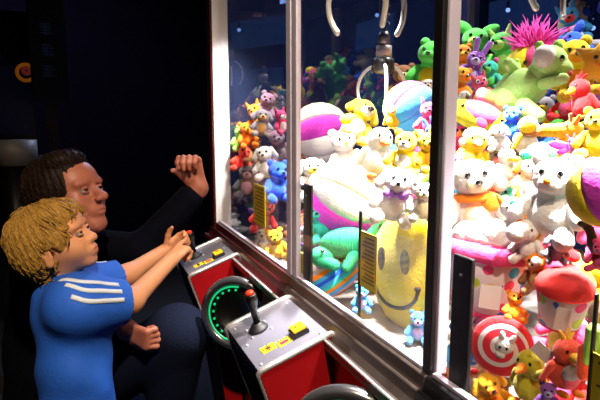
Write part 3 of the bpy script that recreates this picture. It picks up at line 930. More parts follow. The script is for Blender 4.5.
sd.chain([ms[-1], mer, mwr], [.055, .045, .029], .02)
for an in (an1, an2): sd.c(an - ZV * .04, an + mf * .16 - ZV * .055, .042, .03, .02)
hand(sd, mwl, nrm(-RT * .22 + ZV * .95 - HV * .15), nrm(-HV * .95 - RT * .25 + ZV * .1), .172, -1, [(1.0, 1.35, .9), (.95, 1.3, .9), (.9, 1.25, .8), (.8, 1.2, .7)], .20, (1.0, .16, .55), .0092)
hand(sd, mwr, nrm(RT * .75 - HV * .50 - ZV * .10), nrm(RT * .35 + HV * .85), .148, -1, [(1.25, 1.5, .9), (1.25, 1.5, .9), (1.2, 1.5, .9), (1.1, 1.45, .9)], .24, (.75, .25, .45), .0082)
body = sd.build('body', [M_skin2, M_lip2], man, h=.0036, special=[(HM.lips(), 1)])
body.matrix_parent_inverse = MINV
HM.eyes(man, M_skin2)
HM.brows(man, mat('brow_dark', '#2e1e18', rough=0.8), .017)
sh = SDF()
HM.e(sh, (-.09, 0, .15), (.475, .385, .43), .05)
HM.e(sh, (-.25, 0, -.06), (.27, .345, .33), .08)
HM.e(sh, (.14, -.05, .41), (.23, .25, .13), .08)
for y in (-1, 1): HM.e(sh, (.02, y * .31, .0), (.07, .045, .16), .04)
HM.e(sh, (.50, 0, -.02), (.345, .40, .385), .03, 's')
for y in (-1, 1): HM.e(sh, (.03, y * .41, -.13), (.14, .12, .16), .02, 's')
HM.e(sh, (.10, 0, -.42), (.32, .6, .28), .03, 's')
HM.e(sh, (-.36, 0, -.56), (.35, .6, .26), .03, 's')
o = sh.build('hair', M_hair2, man, h=.0034, disp=strands(HM, .007)); o.matrix_parent_inverse = MINV
locks(o, HM, 1300, .024, .0016, M_hair2, 2, 5)
ss = SDF(); mtorso(ss, .014)
ss.c(mneck - ZV * .05, mneck + ZV * .012, .085, .068, .04)
for a, b, c in ((ms[1], mel, mwl), (ms[-1], mer, mwr)):
    ss.chain([a, b, b + (c - b) * .84], [.074, .060, .043], .03)
ss.p.append(('h', mhp - ZV * .05, -ZV, None, 0, 'x'))
ss.e(mneck + ZV * .085 + mf * .01, (.07, .07, .07), None, .01, 's')
o = ss.build('shirt', M_navyc, man, h=.007); o.matrix_parent_inverse = MINV
ss = SDF(); ss.e(mhp, (.14, .175, .11), MR, .05); legs(ss, .013, .93)
o = ss.build('jeans', M_jean, man, h=.007); o.matrix_parent_inverse = MINV
for an in (an1, an2):
    b0 = np.array([an[0], an[1], 0])
    sx = SDF().c(b0 + ZV * .06 - mf * .03, b0 + mf * .19 + ZV * .045, .058, .043, .03).c(b0 + ZV * .06, b0 + ZV * .10, .055, .055, .01)
    sx.p.append(('h', b0 + ZV * .001, -ZV, None, 0, 'x'))
    o = sx.build('shoe', mat('shoe_dark', '#1a1a1e', rough=0.6), man, h=.005); o.matrix_parent_inverse = MINV

# ================================================================ PLUSH TOYS
M_eye = mat('toy_eye', '#0d0b10', rough=0.15, coat=0.5)
def E(x, y, z, rx, ry=None, rz=None, roll=0, tilt=0): return ('E', (x, y, z), (rx, rx if ry is None else ry, rx if rz is None else rz), roll, tilt)
def K(a, b, ra, rb=None): return ('K', a, b, ra, ra if rb is None else rb)
KEYS = []
class Toy:
    def __init__(t, name, label, cat, pos, s, yaw=0, pitch=0, roll=0, group=None, key=True, short=None):
        pos = np.array(pos, float)
        th = math.atan2(-pos[0], pos[1]) + math.radians(yaw)
        R = np.array(Matrix.Rotation(th, 3, 'Z') @ Matrix.Rotation(math.radians(roll), 3, 'Y') @ Matrix.Rotation(math.radians(pitch), 3, 'X'))
        t.s = s; t.o = thing(name, label, cat, pos, R, group)
        t.pos = pos
        KEYS.append((pos, s, short, t))
    def p(t, name, c, shapes, parent=None, seg=14, label=None):
        mb = MB()
        for q in shapes:
            if q[0] == 'E':
                R = rotm(math.radians(q[4]), math.radians(q[3]), 0)
                big = max(q[2]) * t.s
                mb.ell(np.array(q[1]) * t.s, np.array(q[2]) * t.s, R, seg=seg if big > .012 else 10, rng=10 if big > .012 else 6)
            elif q[0] == 'K':
                mb.cap(np.array(q[1], float) * t.s, np.array(q[2], float) * t.s, q[3] * t.s, q[4] * t.s, seg=12)
            else: q[1](mb, t.s)
        o = mb.build(name, plush(c) if isinstance(c, str) else c, t.o if parent is None else parent)
        if label: o['label'] = label
        return o
    def eyes(t, x, y, z, r, parent=None, white=None):
        for q in (-1, 1):
            if white: t.p('eye_patch', white, [E(q * x, y + r * .3, z, r * 1.9, r * .8, r * 2.1)], parent)
            t.p('eye', M_eye, [E(q * x, y - (r * .4 if white else 0), z, r, r * .6, r * 1.15)], parent)


def sitter(t, c, c2=None, muzzle=None, ear='round', earc=None, nose='black', belly=True, arms=True, limb=None, eyew=None, tail=None):
    """a seated plush animal, front towards local -Y"""
    c2 = c2 or 'cream'; muzzle = muzzle or c2; limb = limb or c; earc = earc or c
    t.p('body', c, [E(0, .05, -.42, .50, .44, .52), E(0, .02, -.02, .34, .30, .3)])
    h = t.p('head', c, [E(0, -.05, .42, .46, .40, .40), E(0, -.15, .34, .42, .33, .30)])
    if belly: t.p('belly', c2, [E(0, -.13, -.42, .36, .33, .40)])
    t.p('muzzle', muzzle, [E(0, -.42, .30, .24, .20, .18), E(-.09, -.46, .27, .14, .13, .13), E(.09, -.46, .27, .14, .13, .13)], h)
    t.p('nose', M_eye if nose == 'black' else nose, [E(0, -.63, .37, .085, .06, .065)], h)
    t.eyes(.18, -.42, .52, .06, h, eyew)
    for q in (-1, 1):
        if ear == 'round': t.p('ear', earc, [E(q * .36, 0, .74, .17, .08, .17)], h)
        elif ear == 'point': t.p('ear', earc, [K((q * .27, 0, .68), (q * .38, .0, 1.02), .15, .05)], h)
        elif ear == 'long': t.p('ear', earc, [K((q * .18, 0, .75), (q * .30, .05, 1.30), .12, .14)], h)
        elif ear == 'floppy': t.p('ear', earc, [K((q * .38, 0, .62), (q * .58, -.06, .22), .12, .17)], h)
        elif ear == 'leaf': t.p('ear', earc, [E(q * .44, .02, .78, .34, .09, .20, roll=-q * 32)], h)
        elif ear == 'frog': t.p('ear', earc, [E(q * .22, -.1, .76, .17)], h)
        if arms: t.p('arm', limb, [K((q * .40, -.05, -.10), (q * .62, -.32, -.42), .15, .17)])
        t.p('leg', limb, [K((q * .34, -.10, -.74), (q * .46, -.62, -.80), .20, .21)])
        t.p('paw', c2, [E(q * .46, -.70, -.80, .17, .13, .17)])
    if tail: t.p('tail', tail, [K((0, .45, -.75), (.35, .7, -.5), .10, .06)])
    return t
def bird(t, c, c2='white', beak='orange', wing=None, tuft=None, eyew=None, feet='orange', bill=False):
    wing = wing or c
    t.p('body', c, [E(0, .05, -.38, .50, .50, .50), E(0, .35, -.30, .30, .35, .25)])
    h = t.p('head', c, [E(0, -.04, .36, .43, .42, .42), E(0, -.02, .05, .32)])
    t.p('belly', c2, [E(0, -.12, -.40, .37, .38, .42)])
    if bill: t.p('beak', beak, [E(0, -.58, .32, .28, .36, .09, tilt=8), E(0, -.53, .22, .24, .28, .07, tilt=-10)], h)
    else: t.p('beak', beak, [K((0, -.40, .32), (0, -.74, .25), .18, .05)], h)
    t.eyes(.19, -.37, .48, .06, h, eyew)
    for q in (-1, 1):
        t.p('wing', wing, [K((q * .44, 0, -.08), (q * .66, .12, -.58), .14, .10), K((q * .46, .05, -.2), (q * .56, .2, -.6), .14, .08)])
        t.p('foot', feet, [E(q * .24, -.38, -.86, .18, .27, .08)])
    if tuft: t.p('crest', tuft, [K((0, 0, .72), (.1, .15, 1.0), .12, .05), K((-.1, 0, .7), (-.18, .15, .95), .10, .04), K((.05, .05, .72), (.28, .2, .86), .10, .04)], h)
    return t
def beach_ball(t, cols, ph=0):
    n = len(cols)
    for i, c in enumerate(cols):
        a0, a1 = 2 * PI * i / n + math.radians(ph), 2 * PI * (i + 1) / n + math.radians(ph)
        rings = []
        for u in range(11):
            th = PI * (.03 + .94 * u / 10)
            row = []
            for v in range(9):
                f = v / 8; a = a0 + (a1 - a0) * f
                r = t.s * (1 - .045 * (abs(2 * f - 1)) ** 4 * math.sin(th))
                row.append((r * math.sin(th) * math.cos(a), r * math.sin(th) * math.sin(a), r * math.cos(th)))
            rings.append(row + [(p[0] * .8, p[1] * .8, p[2] * .8) for p in row[::-1]])
        mb = MB(); mb.grid(rings)
        mb.build('panel', plush(c), t.o)['label'] = c.replace('hotpink', 'pink') + ' panel'
    t.p('end_cap', 'white', [E(0, 0, .98, .16, .16, .05), E(0, 0, -.98, .16, .16, .05)])
    return t
def dot_mat(name, scale=1.0):
    if name in MC: return MC[name]
    M = bpy.data.materials.new(name); M.use_nodes = True
    nt = M.node_tree; b = nt.nodes['Principled BSDF']; b.inputs['Roughness'].default_value = .9
    tc = nt.nodes.new('ShaderNodeTexCoord')
    vo = nt.nodes.new('ShaderNodeTexVoronoi'); vo.inputs['Scale'].default_value = scale; vo.inputs['Randomness'].default_value = .55
    nt.links.new(tc.outputs['Object'], vo.inputs['Vector'])
    lt = nt.nodes.new('ShaderNodeMath'); lt.operation = 'LESS_THAN'; lt.inputs[1].default_value = .40
    nt.links.new(vo.outputs['Distance'], lt.inputs[0])
    sx = nt.nodes.new('ShaderNodeSeparateColor'); nt.links.new(vo.outputs['Color'], sx.inputs[0])
    cr = nt.nodes.new('ShaderNodeValToRGB'); cr.color_ramp.interpolation = 'CONSTANT'
    el = cr.color_ramp.elements
    el[0].position = 0; el[0].color = rgb('#ee4f8c')
    el[1].position = .22; el[1].color = rgb('#2f62d8')
    for ps, c in ((.40, '#a8c232'), (.58, '#f5c81e'), (.74, '#ef3f6a'), (.88, '#48b8d8')):
        e = el.new(ps); e.color = rgb(c)
    nt.links.new(sx.outputs[0], cr.inputs[0])
    mx = nt.nodes.new('ShaderNodeMix'); mx.data_type = 'RGBA'; mx.inputs['A'].default_value = rgb('#efe6ea')
    nt.links.new(lt.outputs[0], mx.inputs['Factor']); nt.links.new(cr.outputs[0], mx.inputs['B'])
    nt.links.new(mx.outputs['Result'], b.inputs['Base Color'])
    MC[name] = M
    return M
def stripe_mat(name, cols, axis, scale, off=0.0):
    if name in MC: return MC[name]
    M = bpy.data.materials.new(name); M.use_nodes = True
    nt = M.node_tree; b = nt.nodes['Principled BSDF']; b.inputs['Roughness'].default_value = .9
    tc = nt.nodes.new('ShaderNodeTexCoord'); sp = nt.nodes.new('ShaderNodeSeparateXYZ')
    nt.links.new(tc.outputs['Object'], sp.inputs[0])
    a = nt.nodes.new('ShaderNodeMath'); a.operation = 'MULTIPLY_ADD'; a.inputs[1].default_value = scale; a.inputs[2].default_value = 10 + off
    nt.links.new(sp.outputs[axis], a.inputs[0])
    f = nt.nodes.new('ShaderNodeMath'); f.operation = 'FRACT'; nt.links.new(a.outputs[0], f.inputs[0])
    cr = nt.nodes.new('ShaderNodeValToRGB'); cr.color_ramp.interpolation = 'CONSTANT'; el = cr.color_ramp.elements
    for i, c in enumerate(cols):
        e = el[i] if i < 2 else el.new(i / len(cols))
        e.position = i / len(cols); e.color = rgb(PAL[c])
    nt.links.new(f.outputs[0], cr.inputs[0]); nt.links.new(cr.outputs[0], b.inputs['Base Color'])
    MC[name] = M
    return M
def tube_shape(pts, r, flat=1.0):
    def f(mb, s): mb.tube([np.array(p, float) * s for p in pts], [q * s for q in r] if hasattr(r, '__len__') else r * s, 10, flat=flat)
    return ('F', f)
def lathe_shape(prof, seg=28, c=(0, 0, 0), R=None, wob=0, nw=8):
    def f(mb, s):
        rings = []
        for r, z in prof:
            row = [np.array([r * (1 + wob * math.cos(nw * 2 * PI * j / seg)) * math.cos(2 * PI * j / seg), r * (1 + wob * math.cos(nw * 2 * PI * j / seg)) * math.sin(2 * PI * j / seg), z]) * s for j in range(seg)]
            if R is not None: row = [R @ p for p in row]
            rings.append([p + np.array(c) * s for p in row])
        mb.grid(rings)
    return ('F', f)
def slab_shape(poly, y0, y1, puff=.0):
    def f(mb, s):
        n = len(poly); P = np.array(poly); c = P.mean(0)
        lay = []
        for y, k in ((y0, .80), (y0 + (y1 - y0) * .2, .96), ((y0 + y1) / 2, 1.0), (y1 - (y1 - y0) * .2, .96), (y1, .80)):
            lay.append([((c[0] + (p[0] - c[0]) * k) * s, y * s, (c[1] + (p[1] - c[1]) * k) * s) for p in P])
        mb.grid(lay)
    return ('F', f)
def tuft_shape(c, n, r0, ln, w, updir=(0, 0, 1), seed=1):
    """a bundle of long curved hair locks"""
    def f(mb, s):
        rg = random.Random(seed)
        for i in range(n):
            a, el = rg.uniform(0, 2 * PI), rg.uniform(.1, 1.25)
            d = np.array([math.cos(a) * math.sin(el), math.sin(a) * math.sin(el) * .6, math.cos(el)])
            b = np.array(c) + d * r0
            l = ln * rg.uniform(.5, 1.1); sw = np.array([rg.uniform(-.5, .5), rg.uniform(-.3, .3), rg.uniform(-.2, .2)])
            mb.tube([b * s, (b + d * l * .5 + sw * l * .2) * s, (b + d * l + sw * l * .8) * s], [w * s, w * .8 * s, w * .12 * s], 6)
    return ('F', f)
def XP(px, py, X, spx):
    for _ in range(40):
        P = AX(px, py, X); s = 1.08 * spx * ((P - CAM) @ FW) / FPX
        if P[0] - .95 * s < .472: X += .006
        elif P[1] + .9 * s > 1.865: X -= .006
        else: break
    return P, s


# ---- right bay, top of the heap -------------------------------------------------
# lime crocodile-like long-snouted animal lying on its belly
P, s = XP(522, 90, .90, 42)
t = Toy('plush_dinosaur', 'big lime green plush animal lying on the heap, pale snout turned right', 'plush toy', P, s, yaw=0, short='the lime green animal')
t.p('body', 'palegreen', [E(-.02, .05, .02, .62, .42, .44, roll=-24), E(-.30, .02, -.20, .40, .40, .36)])
h = t.p('head', 'palegreen', [E(.52, -.10, .58, .36, .34, .34), E(.74, -.12, .42, .24, .26, .22), E(.36, 0, .34, .30)])
t.p('snout', 'white', [E(.42, -.30, .66, .24, .20, .26, roll=-20)], h)
t.p('nostril', 'rose', [E(.90, -.26, .32, .07, .06, .06)], h)
t.p('eye', M_eye, [E(.74, -.40, .62, .055, .04, .065)], h); t.p('eye', M_eye, [E(.40, .24, .8, .055, .04, .065)], h)
for q in (.30, .66): t.p('ear', 'lime', [E(q, .08, .92, .10, .06, .13)], h)
t.p('arm', 'palegreen', [K((.42, -.34, .10), (.78, -.42, .20), .13, .12)]); t.p('arm', 'palegreen', [K((-.10, .1, .38), (-.30, -.1, .58), .12, .12)])
t.p('leg', 'palegreen', [K((.06, -.28, -.36), (.34, -.42, -.56), .19, .16)]); t.p('leg', 'palegreen', [K((-.45, -.1, -.24), (-.72, -.22, -.12), .17, .15)])
t.p('paw', 'white', [E(-.82, -.24, -.10, .15, .14, .16)])
# pink long-haired toy
P, s = XP(533, 60, 1.06, 25)
t = Toy('plush_monster', 'plush ball creature with a wild shock of magenta hair behind the lime green animal', 'plush toy', P, s, short='the magenta-haired toy')
t.p('body', 'yellow', [E(-.2, 0, -.2, .78, .72, .75)]); t.p('face_panel', 'hotpink', [E(.12, -.32, -.1, .58, .5, .6, roll=20)])
t.p('hair', mat('hair_magenta', '#ec4fb8', rough=.8), [tuft_shape((0, 0, .2), 170, .5, .85, .04, seed=3)]); t.eyes(.25, -.7, -.15, .08); t.p('foot', 'pink', [E(-.3, -.4, -.9, .22, .3, .14)]); t.p('foot', 'pink', [E(.3, -.4, -.9, .22, .3, .14)])
P, s = XP(575, 68, 1.02, 31)
sitter(Toy('plush_bear', 'large yellow plush animal with orange paws behind the head of the lime green animal', 'plush toy', P, s, yaw=10, roll=-8, short='the large yellow animal'), 'yellow', 'orange', ear='round')
P, s = XP(577, 50, 1.13, 22)
sitter(Toy('plush_rabbit', 'deep blue plush animal with one broad ear sticking up beside the back post', 'plush toy', P, s, yaw=-30, roll=-30, short='the deep blue animal'), 'blue', 'blue', ear='leaf')
P, s = XP(602, 62, .96, 28)
t = Toy('plush_star', 'orange-yellow plush star at the right edge of the heap', 'plush toy', P, s, roll=12, yaw=-10, short='the orange star')
t.p('body', 'gold', [slab_shape([(math.sin(k * PI / 5) * (1.0 if k % 2 == 0 else .52), math.cos(k * PI / 5) * (1.0 if k % 2 == 0 else .52)) for k in range(10)], -.32, .32)])
t.eyes(.16, -.33, .1, .07); t.p('mouth', 'orange', [E(0, -.33, -.12, .15, .05, .05)])
P, s = XP(582, 97, .88, 22)
bird(Toy('plush_parrot', 'red plush bird with a chunky yellow beak below the head of the lime green animal', 'plush toy', P, s, yaw=-48, pitch=8, roll=-12, short='the red bird'), 'red', 'red', 'yellow', 'red', tuft='red')
P, s = XP(601, 108, .95, 14)
sitter(Toy('plush_bear', 'purple plush bear squeezed in beside the red bird at the edge', 'plush toy', P, s, short='the purple bear'), 'purple', 'lav')
P, s = XP(473, 52, 1.14, 26)
sitter(Toy('plush_rabbit', 'bright green plush animal with two broad leaf-shaped ears by the back corner', 'plush toy', P, s, roll=8, short='the green leaf-eared animal'), 'green', 'lime', ear='leaf')
P, s = XP(503, 54, 1.12, 24)
sitter(Toy('plush_dragon', 'green plush dragon with a yellow-tipped ear beside the magenta-haired toy', 'plush toy', P, s, roll=-10, yaw=-20, short='the green dragon'), 'green', 'lime', ear='point', earc='lime')
P, s = XP(461, 62, 1.06, 19)
sitter(Toy('plush_bear', 'orange plush bear next to the silver door post, behind the purple dotted bow', 'plush toy', P, s, yaw=20, short='the orange bear'), 'orange', 'gold')
# purple dotted bow-tied toy
Mdot = dot_mat('purple_dots', 1)
def purple_dots():
    if 'pdots' in MC: return MC['pdots']
    M = dot_mat('pdots', 130)
    for n in M.node_tree.nodes:
        if n.type == 'MIX': n.inputs['A'].default_value = rgb('#8a4fc0')
        if n.type == 'VALTORGB':
            for e in n.color_ramp.elements: e.color = rgb('#efb6f0')
        if n.type == 'MATH': n.inputs[1].default_value = .33
    return M
P, s = XP(473, 68, .99, 19)
t = Toy('plush_rabbit', 'purple plush rabbit speckled with pale dots near the silver door post', 'plush toy', P, s, roll=20, short='the purple speckled rabbit')
sitter(t, 'purple', 'lav', ear='long')
for ch in list(t.o.children):
    if ch.name.split('.')[0] in ('body', 'head', 'arm', 'leg'): ch.data.materials[0] = purple_dots()
P, s = XP(459, 84, .90, 19)
sitter(Toy('plush_lion', 'orange-gold plush lion cub against the silver door post', 'plush toy', P, s, yaw=30, roll=15, short='the orange-gold cub'), 'gold', 'orange', ear='round', earc='orange')
P, s = XP(491, 76, .97, 17)
sitter(Toy('plush_mouse', 'mint green plush animal with pink ears beside the hot pink one', 'plush toy', P, s, yaw=-25, roll=-10, short='the mint green animal'), 'turq', 'green', ear='round', earc='pink', muzzle='green')
P, s = XP(481, 90, .92, 16)
sitter(Toy('plush_cat', 'small hot pink plush cat with white-rimmed eyes below the mint green one', 'plush toy', P, s, yaw=15, roll=-15, short='the hot pink animal'), 'rose', 'pink', ear='point', eyew='white')
P, s = XP(513, 74, 1.00, 15)
sitter(Toy('plush_frog', 'lime plush frog with yellow belly wedged behind the back of the lime green animal', 'plush toy', P, s, yaw=-10, short='the lime frog'), 'lime', 'yellow', ear='frog')
P, s = XP(479, 104, .86, 13)
bird(Toy('plush_chick', 'small golden plush chick peeking out above the pink and yellow cushion', 'plush toy', P, s, yaw=20, short='the golden chick'), 'gold', 'gold', 'orange')
P, s = XP(462, 101, .85, 13)
bird(Toy('plush_penguin', 'small white and teal plush penguin beside the silver door post', 'plush toy', P, s, yaw=35, roll=30, short='the teal penguin'), 'white', 'white', 'darkgrey', 'turq')
# pink/yellow cushion
P, s = XP(480, 118, .82, 30)
t = Toy('plush_fish', 'long plush fish with hot pink back and yellow tail by the door post', 'plush toy', P, s, roll=22, short='the pink and yellow fish')
t.p('body', 'yellow', [E(-.15, 0, 0, .92, .42, .42), E(.55, -.02, .04, .40, .36, .36)]); t.p('back', 'pink', [E(-.02, -.06, .14, .70, .42, .36)])
t.p('tail_fin', 'yellow', [E(-1.05, 0, .12, .26, .1, .2, roll=30), E(-1.05, 0, -.12, .26, .1, .2, roll=-30)]); t.eyes(.62, -.34, .16, .06); t.p('fin', 'hotpink', [E(.1, -.42, -.1, .2, .07, .14, roll=30)])
P, s = XP(512, 122, .80, 17)
sitter(Toy('plush_bear', 'royal blue plush bear tucked under the lime green animal', 'plush toy', P, s, yaw=-15, short='the royal blue bear'), 'blue', 'sky')
P, s = XP(499, 137, .76, 14)
sitter(Toy('plush_sheep', 'small round white plush lamb beside the yellow-cheeked bird', 'plush toy', P, s, short='the white lamb'), 'white', 'white', ear='floppy')
# yellow-cheeked bird
P, s = XP(527, 134, .74, 21)
t = Toy('plush_toucan', 'white and yellow plush bird with a small black eye and brown collar', 'plush toy', P, s, yaw=52, roll=0, short='the yellow-cheeked bird')
bird(t, 'white', 'white', 'orange', 'yellow'); t.p('cheek', 'yellow', [E(-.22, -.2, .34, .34, .34, .36)]); t.p('collar', 'brown', [lathe_shape([(.30, -.08), (.47, -.08), (.47, .08), (.30, .08)], c=(0, 0, -.02))])
P, s = XP(563, 132, .76, 24)
t = Toy('plush_giraffe', 'orange-yellow plush giraffe with a long snout pointing left', 'plush toy', P, s, short='the orange-yellow giraffe')
t.p('body', 'gold', [E(.35, .1, -.35, .5, .45, .5)]); h = t.p('head', 'gold', [E(.3, 0, .1, .42, .36, .34), K((.1, -.1, .05), (-.62, -.12, .06), .30, .25)])
t.p('snout_tip', 'orange', [E(-.72, -.12, .04, .22, .24, .24)], h); t.p('eye', M_eye, [E(.12, -.36, .24, .05)], h); t.p('eye', M_eye, [E(.12, .32, .24, .05)], h)
for q in (-1, 1): t.p('ear', 'orange', [K((.4, q * .25, .35), (.52, q * .4, .62), .12, .05)], h); t.p('horn', 'brown', [K((.25, q * .12, .38), (.22, q * .14, .66), .05, .07)], h); t.p('leg', 'gold', [K((.35 + q * .2, -.3, -.6), (.2 + q * .3, -.6, -.8), .15)])
P, s = XP(598, 132, .72, 26)
sitter(Toy('plush_bear', 'big bright yellow plush bear at the right edge below the red bird', 'plush toy', P, s, yaw=-10, short='the bright yellow bear'), 'yellow', 'yellow', ear='round')
P, s = XP(572, 146, .70, 17)
t = Toy('plush_butterfly', 'magenta plush butterfly lying across the heap with its wings spread', 'plush toy', P, s, roll=-10, short='the magenta butterfly')
t.p('body', 'purple', [K((0, -.1, -.3), (0, -.1, .3), .14, .16)])
for q in (-1, 1): t.p('wing', 'magenta', [E(q * .62, 0, .14, .58, .12, .24, roll=-q * 18)]); t.p('wing', 'magenta', [E(q * .45, 0, -.18, .36, .12, .2, roll=q * 18)]); t.p('antenna', 'purple', [K((q * .05, -.1, .4), (q * .2, -.15, .65), .03)])
t.eyes(.07, -.24, .3, .035)
P, s = XP(541, 153, .69, 16)
def green_dots():
    if 'gdots' in MC: return MC['gdots']
    M = dot_mat('gdots', 150)
    for n in M.node_tree.nodes:
        if n.type == 'MIX': n.inputs['A'].default_value = rgb('#6fd890')
        if n.type == 'VALTORGB':
            for e in n.color_ramp.elements: e.color = rgb('#2f9e62')
    return M
t = Toy('plush_turtle', 'mint plush turtle with a green spotted shell below the yellow-cheeked bird', 'plush toy', P, s, pitch=30, short='the spotted turtle')
t.p('shell', green_dots(), [E(0, 0, 0, .85, .8, .55)]); h = t.p('head', 'turq', [E(-.85, -.3, .05, .3)]); t.p('eye', M_eye, [E(-.95, -.55, .12, .05)], h)
for q in ((-.5, -.6), (.5, -.6), (.6, .4), (-.6, .4)): t.p('flipper', 'turq', [E(q[0], q[1], -.3, .3, .22, .12)])
# yellow oval with white cap
P, s = XP(474, 151, .72, 25)
t = Toy('plush_chick', 'plump yellow plush chick with a white bonnet beside the silver door post', 'plush toy', P, s, yaw=10, roll=8, short='the bonneted yellow chick')
bird(t, 'yellow', 'yellow', 'orange', 'yellow'); t.p('bonnet', 'white', [E(0, .08, .52, .50, .46, .36), E(-.42, .05, .26, .18)])
P, s = XP(506, 164, .66, 19)
bird(Toy('plush_duck', 'white plush duck with a flat yellow bill and rosy crown', 'plush toy', P, s, yaw=42, short='the white duck'), 'white', 'white', 'yellow', 'white', tuft='pink', bill=True)
P, s = XP(455, 168, .66, 16)
sitter(Toy('plush_pig', 'lilac-pink plush pig against the silver door post', 'plush toy', P, s, yaw=25, short='the lilac pig'), 'pink', 'lav', ear='point', nose='magenta')
# white dog with orange collar/patch
P, s = XP(473, 196, .60, 42)
t = sitter(Toy('plush_dog', 'white plush puppy with an orange scarf beside the silver door post', 'plush toy', P, s, yaw=14, roll=-6, short='the white puppy'), 'white', 'cream', ear='floppy', earc='white')
t.p('scarf', 'orange', [lathe_shape([(.28, -.07), (.44, -.09), (.46, .02), (.30, .06)], c=(0, -.02, .02)), E(.30, -.36, -.12, .2, .08, .2)])
P, s = XP(553, 196, .585, 44)
sitter(Toy('plush_bear', 'biggest white plush bear in the middle of the right bay, washed out by the lamps', 'plush toy', P, s, yaw=-14, roll=4, short='the biggest white bear'), 'white', 'white', ear='round', nose='orange')
P, s = XP(516, 218, .575, 25)
t = sitter(Toy('plush_cat', 'white plush kitten with an orange back and a turquoise spot', 'plush toy', P, s, yaw=6, roll=-20, short='the white kitten'), 'white', 'white', ear='point', earc='orange')
t.p('spot', 'turq', [E(.05, -.36, .66, .12, .1, .1)]); t.p('back_patch', 'orange', [E(.40, .0, -.05, .22, .28, .3)])
P, s = XP(528, 240, .56, 21)
t = sitter(Toy('plush_seal', 'white plush cub with closed eyes and an amber hood', 'plush toy', P, s, yaw=-8, short='the hooded white cub'), 'white', 'white', ear='round', earc='orange')
t.p('hood', 'gold', [E(.12, .16, .46, .50, .38, .46)])
P, s = XP(527, 177, .66, 20)
sitter(Toy('plush_dog', 'cream plush puppy with amber ears between the white puppy and the biggest white bear', 'plush toy', P, s, yaw=18, roll=8, short='the amber-eared puppy'), 'cream', 'white', ear='floppy', earc='orange')
P, s = XP(604, 192, .545, 33)
beach_ball(Toy('plush_ball', 'plush ball with magenta, yellow and white panels at the right edge', 'plush toy', P, s, roll=-25, short='the magenta panelled ball'), ['white', 'turq', 'white', 'yellow', 'magenta', 'yellow'])
P, s = XP(587, 238, .54, 14)
t = Toy('plush_snake', 'dark grey plush snake dangling down below the magenta panelled ball', 'plush toy', P, s, short='the grey snake')
t.p('body', 'darkgrey', [tube_shape([(-.3, 0, .9), (.1, 0, .6), (.28, -.1, .1), (.25, -.1, -.4), (.45, 0, -.9), (.8, .1, -1.3)], [.2, .3, .32, .26, .2, .08])]); t.p('head', 'darkgrey', [E(-.35, -.1, .95, .32, .28, .22)]); t.p('eye', M_eye, [E(-.5, -.35, 1.0, .06)])
P, s = XP(556, 247, .565, 15)
sitter(Toy('plush_elephant', 'small grey plush elephant between the hooded white cub and the grey snake', 'plush toy', P, s, yaw=10, short='the small grey elephant'), 'grey', 'lav', ear='floppy')
P, s = XP(601, 255, .53, 16)
sitter(Toy('plush_monkey', 'pink plush monkey face cut off at the right edge beside the grey snake', 'plush toy', P, s, yaw=-20, short='the pink monkey'), 'hotpink', 'pink')

# ---- right bay, lower heap against the glass -------------------------------------
def cup_toy(t, dome, rim=True, tagx=True, face=False):
    prof = [(.02, -.95), (.58, -.95), (.68, -.88), (.80, -.2), (.90, .30), (.86, .38), (.02, .38)]
    c = t.p('cup', dot_mat('dots_big', 44), [lathe_shape(prof)], seg=28, label='white fabric cup with coloured dots')
    t.p('piping', 'hotpink', [lathe_shape([(.60, -.97), (.69, -.94), (.70, -.86), (.62, -.84)])], c)
    if rim: t.p('fluffy_rim', dome, [lathe_shape([(.02, .30), (.80, .26), (.99, .34), (1.02, .48), (.92, .62), (.6, .70), (.02, .70)], wob=.05, nw=9), tuft_shape((0, 0, -.2), 50, .82, .25, .06, seed=5)], label='fluffy pink rim')
    else: t.p('dome', mat('dome_red', '#f03230', rough=.8, bump=.15, bscale=120), [lathe_shape([(.02, .34), (.90, .32), (.97, .42), (.90, .68), (.66, .92), (.30, 1.03), (.02, 1.05)])], label='smooth red dome')
    return t
P, s = XP(487, 268, .555, 41)
t = cup_toy(Toy('plush_cupcake', 'plush cupcake cup with coloured dots, fluffy pink rim and a white square tag', 'plush toy', P, s, yaw=0, roll=4, short='the fluffy-rimmed cupcake'), 'hotpink')
tg = MB().obox((.12 * s, -.84 * s, -.40 * s), ((.97, .05, 0), (0.05, -.97, .22), (0, .22, .97)), (.22 * s, .012 * s, .25 * s)).build('price_tag', mat('paper_tag', '#f2eff2', rough=.6), t.o, smooth=False)
t.p('frosting', 'white', [E(0, 0, .74, .74, .7, .32), E(-.5, -.1, .70, .34), E(.45, -.2, .7, .34), E(.05, -.35, .85, .35)])
P, s = XP(563, 299, .555, 27)
t = cup_toy(Toy('plush_cupcake', 'plush cupcake cup with coloured dots under a smooth red dome', 'plush toy', P, s, yaw=-20, roll=8, pitch=8, short='the red-domed cupcake'), 'red', rim=False)
MB().obox((.36 * s, -.82 * s, -.30 * s), ((.9, .4, 0), (0.4, -.9, .1), (0, .1, .99)), (.22 * s, .012 * s, .40 * s)).build('price_tag', mat('paper_tag', '#f2eff2'), t.o, smooth=False)
